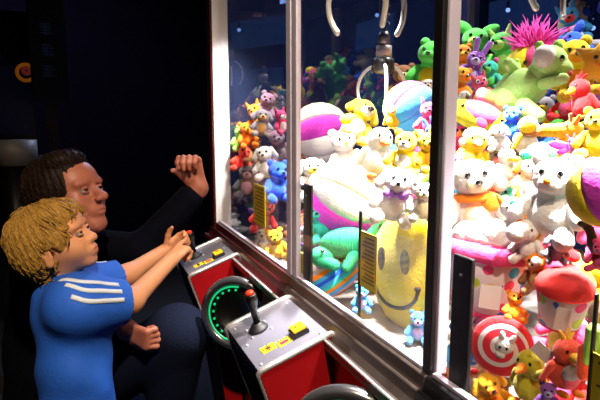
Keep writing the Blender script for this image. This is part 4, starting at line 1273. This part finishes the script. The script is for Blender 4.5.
# pony face behind the bar
P, s = XP(452, 283, .57, 22)
t = sitter(Toy('plush_pony', 'pale pink plush pony face with big eyes and brown mane behind the door post', 'plush toy', P, s, yaw=0, short='the pink pony'), 'skin', 'skin', ear='point', eyew='white')
t.p('mane', 'gold', [K((-.42, -.1, .5), (-.62, -.2, -.3), .16, .10), K((-.3, 0, .75), (-.62, 0, .2), .2, .14), E(0, .1, .78, .3, .3, .16)])
P, s = XP(537, 270, .565, 21)
sitter(Toy('plush_bear', 'tan-orange plush bear sitting above the red-domed cupcake', 'plush toy', P, s, yaw=-12, roll=-10, short='the tan-orange bear'), 'orange', 'tan', limb='brown')
P, s = XP(514, 306, .54, 16)
sitter(Toy('plush_bear', 'round-headed amber plush bear between the two dotted cupcakes', 'plush toy', P, s, yaw=15, roll=10, pitch=-25, short='the amber bear'), 'orange', 'gold')
P, s = XP(482, 316, .545, 15)
sitter(Toy('plush_elephant', 'pale grey plush elephant under the fluffy-rimmed cupcake', 'plush toy', P, s, yaw=20, roll=30, short='the pale grey elephant'), 'grey', 'lav', ear='floppy')
# lollipop
def spiral_mat():
    if 'spiral' in MC: return MC['spiral']
    M = bpy.data.materials.new('lollipop_swirl'); M.use_nodes = True
    nt = M.node_tree; b = nt.nodes['Principled BSDF']; b.inputs['Roughness'].default_value = .85
    tc = nt.nodes.new('ShaderNodeTexCoord'); sp = nt.nodes.new('ShaderNodeSeparateXYZ'); nt.links.new(tc.outputs['Object'], sp.inputs[0])
    def mth(op, a, b_=None):
        n = nt.nodes.new('ShaderNodeMath'); n.operation = op
        for i, v in enumerate((a, b_)):
            if v is None: continue
            if isinstance(v, (int, float)): n.inputs[i].default_value = v
            else: nt.links.new(v, n.inputs[i])
        return n.outputs[0]
    ang = mth('DIVIDE', mth('ARCTAN2', sp.outputs[2], sp.outputs[0]), 2 * PI)
    rr = mth('SQRT', mth('ADD', mth('MULTIPLY', sp.outputs[0], sp.outputs[0]), mth('MULTIPLY', sp.outputs[2], sp.outputs[2])))
    v = mth('FRACT', mth('ADD', mth('ADD', mth('MULTIPLY', rr, 62.0), ang), 10.0))
    lt = mth('LESS_THAN', v, .38)
    mx = nt.nodes.new('ShaderNodeMix'); mx.data_type = 'RGBA'; mx.inputs['A'].default_value = rgb('#e0283a'); mx.inputs['B'].default_value = rgb('#f1e9ea')
    nt.links.new(lt, mx.inputs['Factor']); nt.links.new(mx.outputs['Result'], b.inputs['Base Color'])
    MC['spiral'] = M
    return M
Ry = rotm(PI / 2, 0, 0)
P, s = XP(502, 346, .515, 27)
t = Toy('plush_lollipop', 'round red and white swirl lollipop plush with a white bunny shape on its face', 'plush toy', P, s, yaw=-6, roll=10, short='the swirl lollipop')
d = t.p('disc', spiral_mat(), [lathe_shape([(.02, -.26), (.80, -.26), (.95, -.16), (.95, .16), (.80, .26), (.02, .26)], R=Ry)])
t.p('edge_band', 'red', [lathe_shape([(.90, -.20), (1.03, -.14), (1.03, .14), (.90, .20)], R=Ry)])
t.p('bunny_shape', 'white', [E(.08, -.28, .12, .30, .07, .26), E(-.05, -.28, .46, .10, .05, .2, roll=-15), E(.28, -.28, .46, .10, .05, .2, roll=20), E(.02, -.27, -.20, .18, .05, .16)])
t.p('bunny_eye', M_eye, [E(-.04, -.36, .08, .045, .03, .06), E(.18, -.36, .10, .045, .03, .06)]); t.p('stick', 'white', [K((0, 0, -1.0), (0, 0, -1.7), .10)])
P, s = XP(530, 374, .505, 30)
t = bird(Toy('plush_chick', 'lemon-yellow plush chick reaching one arm to the right below the swirl lollipop', 'plush toy', P, s, yaw=-30, roll=0, short='the lemon chick'), 'lemon', 'lemon', 'orange', 'lemon')
t.p('arm', 'lemon', [K((.35, -.25, .15), (.95, -.35, .55), .15, .13)])
MB().obox((.55 * s, -.35 * s, 1.0 * s), ((.8, .2, -.55), (0.2, -.97, 0), (.55, .1, .8)), (.30 * s, .01 * s, .22 * s)).build('price_tag', mat('paper_tag', '#f2eff2'), t.o, smooth=False)
P, s = XP(566, 362, .515, 30)
t = bird(Toy('plush_parrot', 'coral-red plush parrot with grey wing patch near the right edge', 'plush toy', P, s, yaw=30, short='the coral parrot'), 'coral', 'rose', 'gold', 'coral', tuft='gold'); t.p('wing_patch', 'grey', [E(-.1, -.5, -.12, .3, .12, .26)])
P, s = XP(490, 392, .495, 24)
t = sitter(Toy('plush_dog', 'orange plush puppy in the bottom corner below the swirl lollipop', 'plush toy', P, s, yaw=25, roll=-20, short='the orange puppy'), 'gold', 'orange', ear='floppy')
t.p('foot_patch', 'white', [E(-.2, -.72, -.2, .3, .08, .26)]); t.p('paw_print', M_eye, [E(-.2, -.80, -.24, .09, .03, .07), E(-.32, -.80, -.1, .04, .03, .05), E(-.2, -.80, -.05, .04, .03, .05), E(-.08, -.80, -.1, .04, .03, .05)])
P, s = XP(472, 372, .51, 15)
t = Toy('plush_bone', 'cream plush bone lying behind the black upright bar', 'plush toy', P, s, roll=-25, short='the cream bone')
t.p('body', 'cream', [K((-.7, 0, 0), (.7, 0, 0), .36), E(-.85, 0, .3, .36), E(-.85, 0, -.3, .36), E(.85, 0, .3, .36), E(.85, 0, -.3, .36)]); t.p('bow', 'red', [E(-.2, -.3, .1, .26, .12, .2), E(.2, -.3, .1, .26, .12, .2)])
P, s = XP(462, 345, .55, 24)
sitter(Toy('plush_bear', 'sky blue plush bear behind the black upright bar beside the lollipop', 'plush toy', P, s, yaw=10, short='the sky blue bear'), 'sky', 'blue', ear='round')
P, s = XP(446, 380, .515, 16)
sitter(Toy('plush_lion', 'orange plush cub in the bottom corner between door post and black bar', 'plush toy', P, s, yaw=20, short='the orange corner cub'), 'orange', 'coral')
P, s = XP(594, 350, .505, 24)
t = Toy('plush_frog', 'lime green plush frog leg and body with a coral lining at the right edge', 'plush toy', P, s, roll=10, short='the lime edge frog')
t.p('body', 'lime', [E(.3, .1, 0, .5, .4, .8)]); t.p('leg', 'lime', [K((-.2, -.1, .8), (-.1, -.2, -.4), .3, .2)]); t.p('lining', 'coral', [K((-.35, 0, -.1), (-.1, 0, -1.1), .2, .26)]); h = t.p('head', 'lime', [E(.5, -.1, .95, .42, .38, .34)]); t.p('eye', M_eye, [E(.35, -.4, 1.1, .08)], h); t.p('eye', M_eye, [E(.7, -.35, 1.1, .08)], h)
P, s = XP(603, 314, .52, 13)
beach_ball(Toy('plush_ball', 'small white and pale pink plush ball at the right edge', 'plush toy', P, s, short='the small white ball'), ['white', 'white', 'skin', 'white'])
P, s = XP(548, 396, .50, 16)
sitter(Toy('plush_bear', 'violet plush bear at the bottom edge between the lemon chick and the coral parrot', 'plush toy', P, s, short='the violet bear'), 'purple', 'lav')

# ---- middle bay -----------------------------------------------------------------
P, s = XP(320, 134, .72, 29)
t = beach_ball(Toy('plush_ball', 'white plush ball with one magenta band, farthest of the balls along the glass', 'plush toy', P, s, roll=76, yaw=0, short='the magenta-banded ball'), ['white', 'cream', 'white', 'white', 'cream', 'white', 'magenta', 'white', 'white'], ph=-6)
P, s = XP(303, 150, .66, 15)
sitter(Toy('plush_lion', 'olive plush animal with fringe tucked under the magenta-banded ball', 'plush toy', P, s, short='the olive animal'), 'olive', 'brown')
P, s = XP(359, 120, .74, 24)
t = sitter(Toy('plush_dog', 'yellow plush dog with white muzzle and large black nose looking up, leaning left', 'plush toy', P, s, yaw=18, roll=30, pitch=-12, short='the yellow dog'), 'yellow', 'white', ear='floppy', earc='yellow')
t.p('big_nose', M_eye, [E(0, -.66, .36, .13, .09, .11)])
P, s = XP(345, 152, .68, 25)
sitter(Toy('plush_bear', 'white plush bear with yellow button nose left of the white goose', 'plush toy', P, s, yaw=10, roll=-10, short='the glaring white bear'), 'white', 'white', nose='yellow')
P, s = XP(378, 150, .655, 27)
bird(Toy('plush_goose', 'white plush goose with an orange beak facing right below the yellow dog', 'plush toy', P, s, yaw=22, roll=10, short='the white goose'), 'white', 'white', 'orange', 'white')
P, s = XP(405, 152, .63, 23)
sitter(Toy('plush_bear', 'yellow plush bear with white chest beneath the blue panelled ball', 'plush toy', P, s, yaw=-10, roll=6, short='the yellow bear'), 'yellow', 'white')
P, s = XP(428, 150, .62, 20)
sitter(Toy('plush_cat', 'yellow plush kitten squeezed against the black strip of the door post', 'plush toy', P, s, yaw=15, roll=-14, short='the yellow kitten'), 'yellow', 'gold', ear='point')
P, s = XP(410, 108, .80, 25)
beach_ball(Toy('plush_ball', 'plush ball with sky blue, white, yellow and pink panels', 'plush toy', P, s, roll=52, yaw=25, short='the blue panelled ball'), ['white', 'yellow', 'white', 'yellow', 'magenta', 'sky', 'sky'], ph=-35)
P, s = XP(393, 116, .74, 13)
bird(Toy('plush_chick', 'small yellow plush chick with a pink face in front of the blue panelled ball', 'plush toy', P, s, yaw=-10, short='the pink-faced chick'), 'yellow', 'yellow', 'rose')
P, s = XP(429, 118, .78, 18)
sitter(Toy('plush_pig', 'hot pink plush pig between the blue panelled ball and the door post', 'plush toy', P, s, short='the hot pink pig'), 'pink', 'hotpink', ear='point')
P, s = XP(430, 66, 1.04, 27)
sitter(Toy('plush_frog', 'green plush frog with a bright yellow belly sitting high beside the door post', 'plush toy', P, s, yaw=-10, roll=4, short='the yellow-bellied frog'), 'green', 'yellow', ear='frog', muzzle='green')
P, s = XP(403, 84, .98, 21)
sitter(Toy('plush_bear', 'brown plush bear half hidden behind the blue panelled ball', 'plush toy', P, s, short='the brown bear'), 'brown', 'tan')
P, s = XP(428, 91, .90, 13)
sitter(Toy('plush_sheep', 'small white plush lamb below the yellow-bellied frog', 'plush toy', P, s, short='the small lamb'), 'white', 'cream', ear='floppy')
P, s = XP(433, 135, .70, 12)
sitter(Toy('plush_rabbit', 'small indigo plush rabbit beside the black strip of the door post', 'plush toy', P, s, roll=-20, short='the indigo rabbit'), 'blue', 'purple', ear='long')
P, s = XP(346, 198, .60, 37)
beach_ball(Toy('plush_ball', 'largest plush ball, white and cream with a magenta panel, pressed to the glass', 'plush toy', P, s, roll=-62, yaw=0, short='the largest ball'), ['white', 'white', 'cream', 'white', 'white', 'cream', 'magenta', 'white', 'cream'], ph=-30)
P, s = XP(396, 193, .595, 29)
t = sitter(Toy('plush_dog', 'white plush dog with a purple bow above the smiley cushion', 'plush toy', P, s, yaw=0, roll=10, short='the bow-wearing white dog'), 'white', 'white', ear='floppy')
t.p('bow', 'purple', [E(-.22, -.42, 0, .2, .1, .14), E(.22, -.42, 0, .2, .1, .14), E(0, -.46, 0, .08)])
P, s = XP(424, 200, .575, 20)
sitter(Toy('plush_bear', 'small white plush bear against the black strip above the smiley cushion', 'plush toy', P, s, short='the small white bear'), 'white', 'cream')
P, s = XP(312, 177, .585, 22)
sitter(Toy('plush_rabbit', 'white plush rabbit with a yellow paw right of the middle post', 'plush toy', P, s, yaw=10, short='the white rabbit'), 'white', 'yellow', ear='floppy')
P, s = XP(321, 219, .53, 20)
sitter(Toy('plush_elephant', 'sea-green plush elephant behind the black bar beside the middle post', 'plush toy', P, s, yaw=-8, roll=-18, short='the sea-green elephant'), 'turq', 'turq', ear='floppy')
cord = mat('corduroy_green', '#1f9a66', rough=.9, bump=.9, bscale=10, stretch=(40, 3, 3))
P, s = XP(340, 246, .535, 29)
t = Toy('plush_crocodile', 'dark green ribbed plush crocodile curled below the largest ball', 'plush toy', P, s, roll=-6, short='the green crocodile')
t.p('body', cord, [E(.2, .05, .08, .85, .42, .50), E(.75, .1, -.05, .4, .36, .45)]); h = t.p('head', cord, [E(-.62, -.1, -.25, .42, .34, .30), K((-.7, -.2, -.32), (-.25, -.38, -.5), .24, .2)])
t.p('eye', M_eye, [E(-.55, -.42, -.02, .06)], h); t.p('eye', M_eye, [E(-.75, .2, -.02, .06)], h)
t.p('leg', cord, [K((.4, -.25, -.3), (.15, -.42, -.6), .2, .17)]); t.p('leg', cord, [K((.8, -.15, -.3), (.7, -.3, -.7), .2, .17)]); t.p('tail', cord, [K((.9, .1, .1), (1.2, .3, .5), .24, .08)])
P, s = XP(334, 277, .525, 27)
t = Toy('plush_fish', 'plush fish with blue and orange diagonal stripes below the green crocodile', 'plush toy', P, s, roll=-35, yaw=10, short='the striped fish')
t.p('body', stripe_mat('fish_stripes', ['sky', 'blue', 'sky', 'orange', 'lav', 'sky', 'orange', 'turq'], 2, 15.0), [E(0, 0, 0, 1.0, .5, .62)]); t.p('tail_fin', 'sky', [E(1.1, 0, .2, .32, .1, .2, roll=-35), E(1.1, 0, -.2, .32, .1, .2, roll=35)])
t.p('fin', 'purple', [E(0, -.1, .68, .3, .1, .2)]); t.eyes(.72, -.3, .2, .07)
P, s = XP(362, 297, .52, 13)
sitter(Toy('plush_bear', 'small sky blue plush bear at the foot of the yellow notice sticker', 'plush toy', P, s, short='the small blue bear'), 'sky', 'lav')
# smiley cushion
P, s = XP(408, 272, .635, 48)
t = Toy('plush_smiley', 'big round yellow smiley face cushion behind the clear chute wall', 'cushion', P, s, yaw=-46, roll=-6, pitch=-2, short='the smiley cushion')
t.p('cushion', 'yellow', [E(0, 0, 0, 1.0, .42, 1.16)], seg=24)
for q in (-1, 1): t.p('eye', mat('smiley_black', '#241a10', rough=.8), [E(q * .32, -.375, .26, .12, .05, .24)])
t.p('mouth', mat('smiley_black', '#241a10'), [tube_shape([(x, -math.sqrt(max(0, 1 - x * x - (z / 1.16) ** 2)) * .42 - .005, z) for x, z in [(u * .60, -.18 - .46 * math.sqrt(max(0, 1 - u * u * .98))) for u in np.linspace(-1, 1, 19)]], .035)])
t.p('mouth_corner', mat('smiley_black', '#241a10'), [E(-.60, -.34, -.20, .08, .04, .05), E(.60, -.34, -.20, .08, .04, .05)])
P, s = XP(388, 236, .70, 15)
bird(Toy('plush_flamingo', 'pink and coral plush bird leaning on the smiley cushion behind the acrylic', 'plush toy', P, s, yaw=-20, short='the coral and pink bird'), 'coral', 'pink', 'gold', 'rose')
P, s = XP(418, 325, .60, 16)
sitter(Toy('plush_bear', 'light blue plush bear low down below the smiley cushion', 'plush toy', P, s, short='the light blue bear'), 'sky', 'lav')

# ---- left bay -------------------------------------------------------------------
L = [('plush_fox', 'plush_fox', 257, 117, .585, 15, 'orange', 'gold', 'point', 'bright orange plush fox near the top of the far left bay'),
     ('plush_bear', '', 246, 134, .545, 13, 'orange', 'orange', 'round', 'orange plush bear in the far left bay, in front of the corner post'),
     ('plush_elephant', '', 262, 122, .56, 14, 'grey', 'tan', 'floppy', 'grey plush elephant with a tan belly in the far left bay'),
     ('plush_mouse', '', 266, 106, .62, 15, 'mauve', 'mauve', 'round', 'dusty mauve plush mouse at the top of the far left bay'),
     ('plush_pig', '', 281, 121, .58, 12, 'hotpink', 'white', 'point', 'pink and white plush pig beside the middle post in the far left bay'),
     ('plush_frog', '', 240, 138, .515, 13, 'lime', 'palegreen', 'frog', 'pale green plush frog next to the white corner post'),
     ('plush_bear', '', 243, 158, .51, 14, 'coral', 'red', 'round', 'coral red plush bear low beside the white corner post'),
     ('plush_dog', '', 266, 161, .515, 17, 'white', 'white', 'floppy', 'white plush dog lit from above in the far left bay'),
     ('plush_bear', '', 277, 180, .505, 21, 'blue', 'blue', 'round', 'royal blue plush bear against the middle post in the far left bay'),
     ('plush_bear', '', 264, 214, .49, 18, 'red', 'rose', 'round', 'dark red plush bear behind the chute of the far left bay'),
     ('plush_lion', '', 276, 243, .488, 16, 'gold', 'yellow', 'round', 'golden plush cub at the foot of the middle post in the far left bay'),
     ('plush_bear', '', 264, 240, .53, 16, 'white', 'cream', 'round', 'cream plush bear under the dark red one in the far left bay'),
     ('plush_bear', '', 252, 150, .56, 14, 'brown', 'tan', 'round', 'brown plush bear in shade in the far left bay'),
     ('plush_mouse', '', 278, 145, .60, 17, 'mauve', 'grey', 'round', 'grey-mauve plush mouse left of the middle post'),
     ('plush_bear', '', 247, 180, .535, 17, 'darkgrey', 'mauve', 'round', 'dark grey plush bear in the shade beneath the white dog')]
for i, (nm, _, px, py, X, sp, c, c2, ear, lab) in enumerate(L):
    P, s = XP(px, py, X, sp)
    sitter(Toy(nm, lab, 'plush toy', P, s, yaw=(i * 37) % 50 - 20, roll=(i * 53) % 40 - 20, short='x'), c, c2, ear=ear)

# ---- the rest of the heap, seen through the gaps -----------------------------------
def surf_z(x, y):
    z = 1.06 + .72 * (x - .55)
    if y > 1.25: z -= (y - 1.25) * .38 * (1 + (x - .5) * .6)
    return z
FC = ['red', 'yellow', 'blue', 'green', 'orange', 'pink', 'purple', 'white', 'teal', 'brown', 'lime', 'sky', 'grey', 'cream', 'coral', 'hotpink']
WORD = dict(hotpink='hot pink', sky='sky blue', cream='cream-coloured', coral='coral red', teal='sea green', lime='lime green')
PROTO = {}
rg = random.Random(11)
FILL = []
names = [k for k in KEYS if k[2] and k[2] != 'x']
used = set()
tries = 0
def ang(p): 
    v = np.array(p) - CAM
    return v / np.linalg.norm(v), np.linalg.norm(v)
def free(p, r, f):
    u, du = ang(p)
    for q in KEYS:
        w, dw = ang(q[0])
        if du < dw + .03 and math.acos(min(1, u @ w)) < (q[1] * .9) / dw + r * 1.1 / du: return False
    for q in KEYS:
        if np.linalg.norm(p - q[0]) < (q[1] * .62 + r) * f: return False
    for q, rr in FILL:
        if np.linalg.norm(p - q) < (rr + r) * f: return False
    return True
cand = []
for k in range(9000):
    x = rg.uniform(.53, 1.38); y = rg.uniform(.22, 1.80); r = rg.uniform(.05, .068)
    dz = rg.choice([0.03, 0.06, .12, .19])
    z = surf_z(x, y) - dz
    if z < DECK + r * 1.25: continue
    if x > .70 and x > y * 1.45 + .1: continue                    # beyond the right edge of the view
    if x < .62 and ((.64 < y < .86) or y < .38): continue
    if x - r < .46: continue
    cand.append((np.array([x, y, z]), r))
for k in range(3500):                                             # against the front glass
    y = rg.uniform(.28, 1.78); r = rg.uniform(.042, .062); x = .458 + r + rg.uniform(.0, .42); z = DECK + r * 1.25 + rg.uniform(0, .16)
    if x - r < .575 and (.64 < y < .86 or y < .38): continue
    cand.append((np.array([x, y, z]), r))
for p, r in cand:
    if len(FILL)   >= 150: break
    if not free(p, r, .86): continue
    FILL.append((p, r))
ANIM = ['bear', 'cat', 'rabbit', 'puppy']
EARS = dict(bear='round', cat='point', rabbit='long', puppy='floppy')
def dup(root, loc, R):
    c = root.copy(); COL.objects.link(c)
    M4 = Matrix(R.tolist()).to_4x4(); M4.translation = Vector([float(v) for v in loc]); c.matrix_world = M4
    for ch in root.children:
        d = ch.copy(); COL.objects.link(d); d.parent = c
        for g in ch.children:
            e = g.copy(); COL.objects.link(e); e.parent = d
    return c
for i, (p, r) in enumerate(FILL):
    near = sorted(names, key=lambda k: np.linalg.norm(k[0] - p))
    lab = None
    for a in range(len(FC)):
        c = FC[(i * 7 + a * 3) % len(FC)]
        an = ANIM[(i + a) % 4]
        q = near[0]
        rel = 'under' if q[0][2] - p[2] > .05 else ('behind' if np.linalg.norm(p) > np.linalg.norm(q[0]) else 'beside')
        lab = 'small %s plush %s tucked in %s %s' % (WORD.get(c, c), an, rel, q[2])
        if lab not in used: break
    used.add(lab)
    yw, rl, pt = rg.uniform(-60, 60), rg.uniform(-50, 50), rg.uniform(-30, 15)
    s = r * 1.0
    key = (c, an)
    th = math.atan2(-p[0], p[1]) + math.radians(yw)
    R = np.array(Matrix.Rotation(th, 3, 'Z') @ Matrix.Rotation(math.radians(rl), 3, 'Y') @ Matrix.Rotation(math.radians(pt), 3, 'X')) * (s / .05)
    if key not in PROTO:
        t = sitter(Toy('plush_' + an, lab, 'plush toy', p, .05, short=None), c, FC[(FC.index(c) + 5) % len(FC)], ear=EARS[an])
        KEYS.pop()
        M4 = Matrix(R.tolist()).to_4x4(); M4.translation = Vector([float(v) for v in p]); t.o.matrix_world = M4
        PROTO[key] = t.o
        o = t.o
    else:
        o = dup(PROTO[key], p, R)
    o['label'] = lab; o['group'] = 'small plush animals filling the heap'

# ================================================================ ARCADE SURROUNDINGS
# dim cabinet with an orange glowing ring at the far left
c = DD(6, 85, 3.4)
t = thing('arcade_cabinet', 'dim arcade cabinet with a round orange glow in the dark background at the left edge', 'arcade cabinet', (c[0], c[1], 0))
R = np.array(Matrix.Rotation(math.atan2(-c[0], c[1]), 3, 'Z')); t.matrix_world = Matrix.Translation((c[0], c[1], 0)) @ Matrix(R.tolist()).to_4x4()
MB().prism([(-.40, 0), (.155, 0), (.155, 1.95), (-.40, 1.95)], .02, .7).build('body', M_black, t, smooth=False)
MB().box((-.37, .004, 1.2), (.145, .019, 1.62)).build('screen', mat('dim_screen', '#0a0a1c', rough=.3, emit='#10143a', estr=.05), t, smooth=False)
px = c[2]
R2 = rotm(PI / 2, 0, 0)
def disc(r0, r1, x, z, name, m, y=.0):
    MB().lathe([(r0, -.004), (r1, -.004), (r1, .004), (r0, .004), (r0, -.004)], 28, (x, y, z), R2, cap0=False, cap1=False).build(name, m, t)
zz = float(DD(26, 72, 3.4)[2])
disc(.038, .060, .115, zz, 'glow_ring', mat('glow_orange', '#3a1800', emit='#d8781e', estr=.16))
disc(.006, .030, .120, zz + .012, 'glow_core', mat('glow_red', '#330000', emit='#c04a3a', estr=.12))
MB().box((-.30, -.002, zz + .07), (-.02, .003, zz + .13)).build('blue_strip', mat('glow_blue', '#000011', emit='#1c2a80', estr=.25), t, smooth=False)
# metal collared post at left edge
q = DD(17, 152, 2.7)
t = thing('post', 'dull metal collared post standing in the dark at the left edge', 'post', (q[0], q[1], 0))
zt, zb = float(DD(17, 140, 2.7)[2]), float(DD(17, 165, 2.7)[2])
MB().lathe([(.001, 0), (.085, 0), (.085, zb), (.001, zb)], 24).build('shaft', M_black, t)
MB().lathe([(.001, zb), (.092, zb), (.092, zt), (.001, zt)], 28).build('metal_collar', mat('dull_steel', '#a89c90', rough=.5, metal=.2), t)
# faint sign with three blocks of unreadable marks
q = DD(48, 50, 3.2)
t = thing('wall_sign', 'narrow dark sign with three faint grey marks in the left background', 'sign', q, np.array(Matrix.Rotation(math.atan2(-q[0], q[1]), 3, 'Z')))
MB().box((-.10, 0, -.30), (.10, .02, .30)).build('board', mat('sign_board', '#0c0c16', rough=.6), t, smooth=False)
MB().box((-.03, .02, -2.0 + .3), (.03, .05, .2)).build('stand', M_black, t, smooth=False)
for z in (.12, 0, -.12):
    mb = MB()
    for k in range(4): mb.box((-.035, -.003, z - .03 + k * .018), (.03 - .012 * (k % 2), 0, z - .022 + k * .018))
    mb.box((-.012, -.003, z - .035), (-.004, 0, z + .035))
    mb.build('faint_mark', mat('faint_grey', '#2a3042', emit='#3c4a70', estr=.045), t, smooth=False)
# cabinets behind the machine, seen through its glass
def cabinet(x, y, w, label, c, e, rot=0):
    t = thing('arcade_cabinet', label, 'arcade cabinet', (x, y, 0), np.array(Matrix.Rotation(rot, 3, 'Z')))
    MB().box((0, -w / 2, 0), (.7, w / 2, 2.3)).build('body', mat('cab_' + c, c, rough=.5), t, smooth=False, bevel=.02)
    MB().box((-.012, -w / 2 + .06, 1.15), (-.001, w / 2 - .06, 1.75)).build('screen', mat('scr_' + e, '#05060e', rough=.2, emit=e, estr=.7), t, smooth=False)
    MB().box((-.02, -w / 2 + .04, 1.95), (-.001, w / 2 - .04, 2.2)).build('marquee', mat('mrq_' + e, '#0a0c18', rough=.3, emit=e, estr=.7), t, smooth=False)
    MB().box((-.12, -w / 2 + .02, .85), (-.001, w / 2 - .02, .95)).build('control_shelf', M_black, t, smooth=False, bevel=.01)
cabinet(3.3, 1.15, .75, 'navy arcade cabinet glimpsed through the back glass at the right', '#222a58', '#2a3c8c')
cabinet(3.3, 2.15, .75, 'dark blue arcade cabinet glimpsed through the glass left of the back post', '#24305e', '#3858a0')
cabinet(3.1, 3.3, .75, 'dark arcade cabinet glimpsed above the plush toys left of the door post', '#1c2450', '#24406e')
cabinet(2.6, 4.6, .75, 'dark cabinet with a bluish screen glimpsed through the middle bay', '#1c2450', '#2c5078')
cabinet(1.6, 5.0, .75, 'dark cabinet with a bluish screen glimpsed through the far left bay', '#1a2248', '#244a70', rot=.5)
# small spot lamps on the ceiling behind
M_bulb = mat('blue_bulb', '#222233', emit='#9cc8ff', estr=3)
for i, (px, py, d, lab) in enumerate(((283, 3, 5.0, 'small bright blue lamp beside the middle post near the top edge'), (239, 30, 4.6, 'small pale lamp glimpsed through the far left bay'), (377, 15, 4.4, 'tiny pale lamp glimpsed left of the claw cable'), (593, 28, 3.6, 'pale lamp at the right edge above the orange star'), (508, 10, 4.0, 'tiny lamp glimpsed above the green dragon'))):
    p = DD(px, py, d)
    t = thing('hanging_lamp', lab, 'lamp', p)
    MB().ell((0, 0, 0), .016 if i else .03, seg=12, rng=8).build('bulb', M_bulb, t)
    MB().cap((0, 0, .02), (0, 0, .05), .012).tube([(0, 0, .05), (0, 0, 3.0 - p[2] - .002)], .003, 6).build('cord', M_black, t)

# ---- light of the room
W = bpy.data.worlds.new('world'); S.world = W; W.use_nodes = True
W.node_tree.nodes['Background'].inputs[0].default_value = rgb('#1c1e38'); W.node_tree.nodes['Background'].inputs[1].default_value = 1.0
def ceiling_lamp(x, y, tgt, power, ang, col, lab):
    t = thing('ceiling_spot', lab, 'lamp', (x, y, 2.88))
    MB().lathe([(.001, .118), (.04, .118), (.04, .02), (.06, .0), (.055, .0), (.03, .02), (.001, .02)], 20).build('housing', M_black, t)
    spot('arcade_spot', (x, y, 2.86), tgt, power, ang, .8, col, .06)
ceiling_lamp(.02, -.45, DD(170, 290, 1.5), 330, 46, (1.0, .80, .58), 'black ceiling spot above the control pods')
ceiling_lamp(-1.3, 1.3, DD(17, 152, 2.7), 18, 14, (1.0, .85, .7), 'black ceiling spot added to light the metal collar at the left')  # added so the metal collar shows in the dark
ceiling_lamp(1.2, 4.2, (1.4, 3.0, 1.3), 220, 100, (.45, .6, 1.0), 'black ceiling spot added to lift the dark behind the machine with bluish light')  # added light, makes the background seen through the glass bluer
ceiling_lamp(-.6, 4.4, (-.6, 6.0, 1.2), 26, 130, (.75, .6, 1.0), 'black ceiling spot added to lift the far wall with violet light')  # dim fill added to raise the far wall from black
ceiling_lamp(3.0, 3.0, (3.2, 2.0, 1.3), 220, 100, (.45, .6, 1.0), 'black ceiling spot added to brighten the back cabinets with bluish light')  # added light on the cabinets behind the back glass

vs = S.view_settings
S.display_settings.display_device = 'sRGB'
vs.view_transform = 'Standard'; vs.look = 'None'; vs.gamma = 1.0; vs.use_curve_mapping = False
vs.exposure = 0.0
S.cycles.max_bounces = 10; S.cycles.transparent_max_bounces = 24; S.cycles.diffuse_bounces = 4; S.cycles.glossy_bounces = 5
S.cycles.caustics_reflective = False; S.cycles.caustics_refractive = False
S.cycles.use_denoising = True
S.cycles.sample_clamp_indirect = 4.0
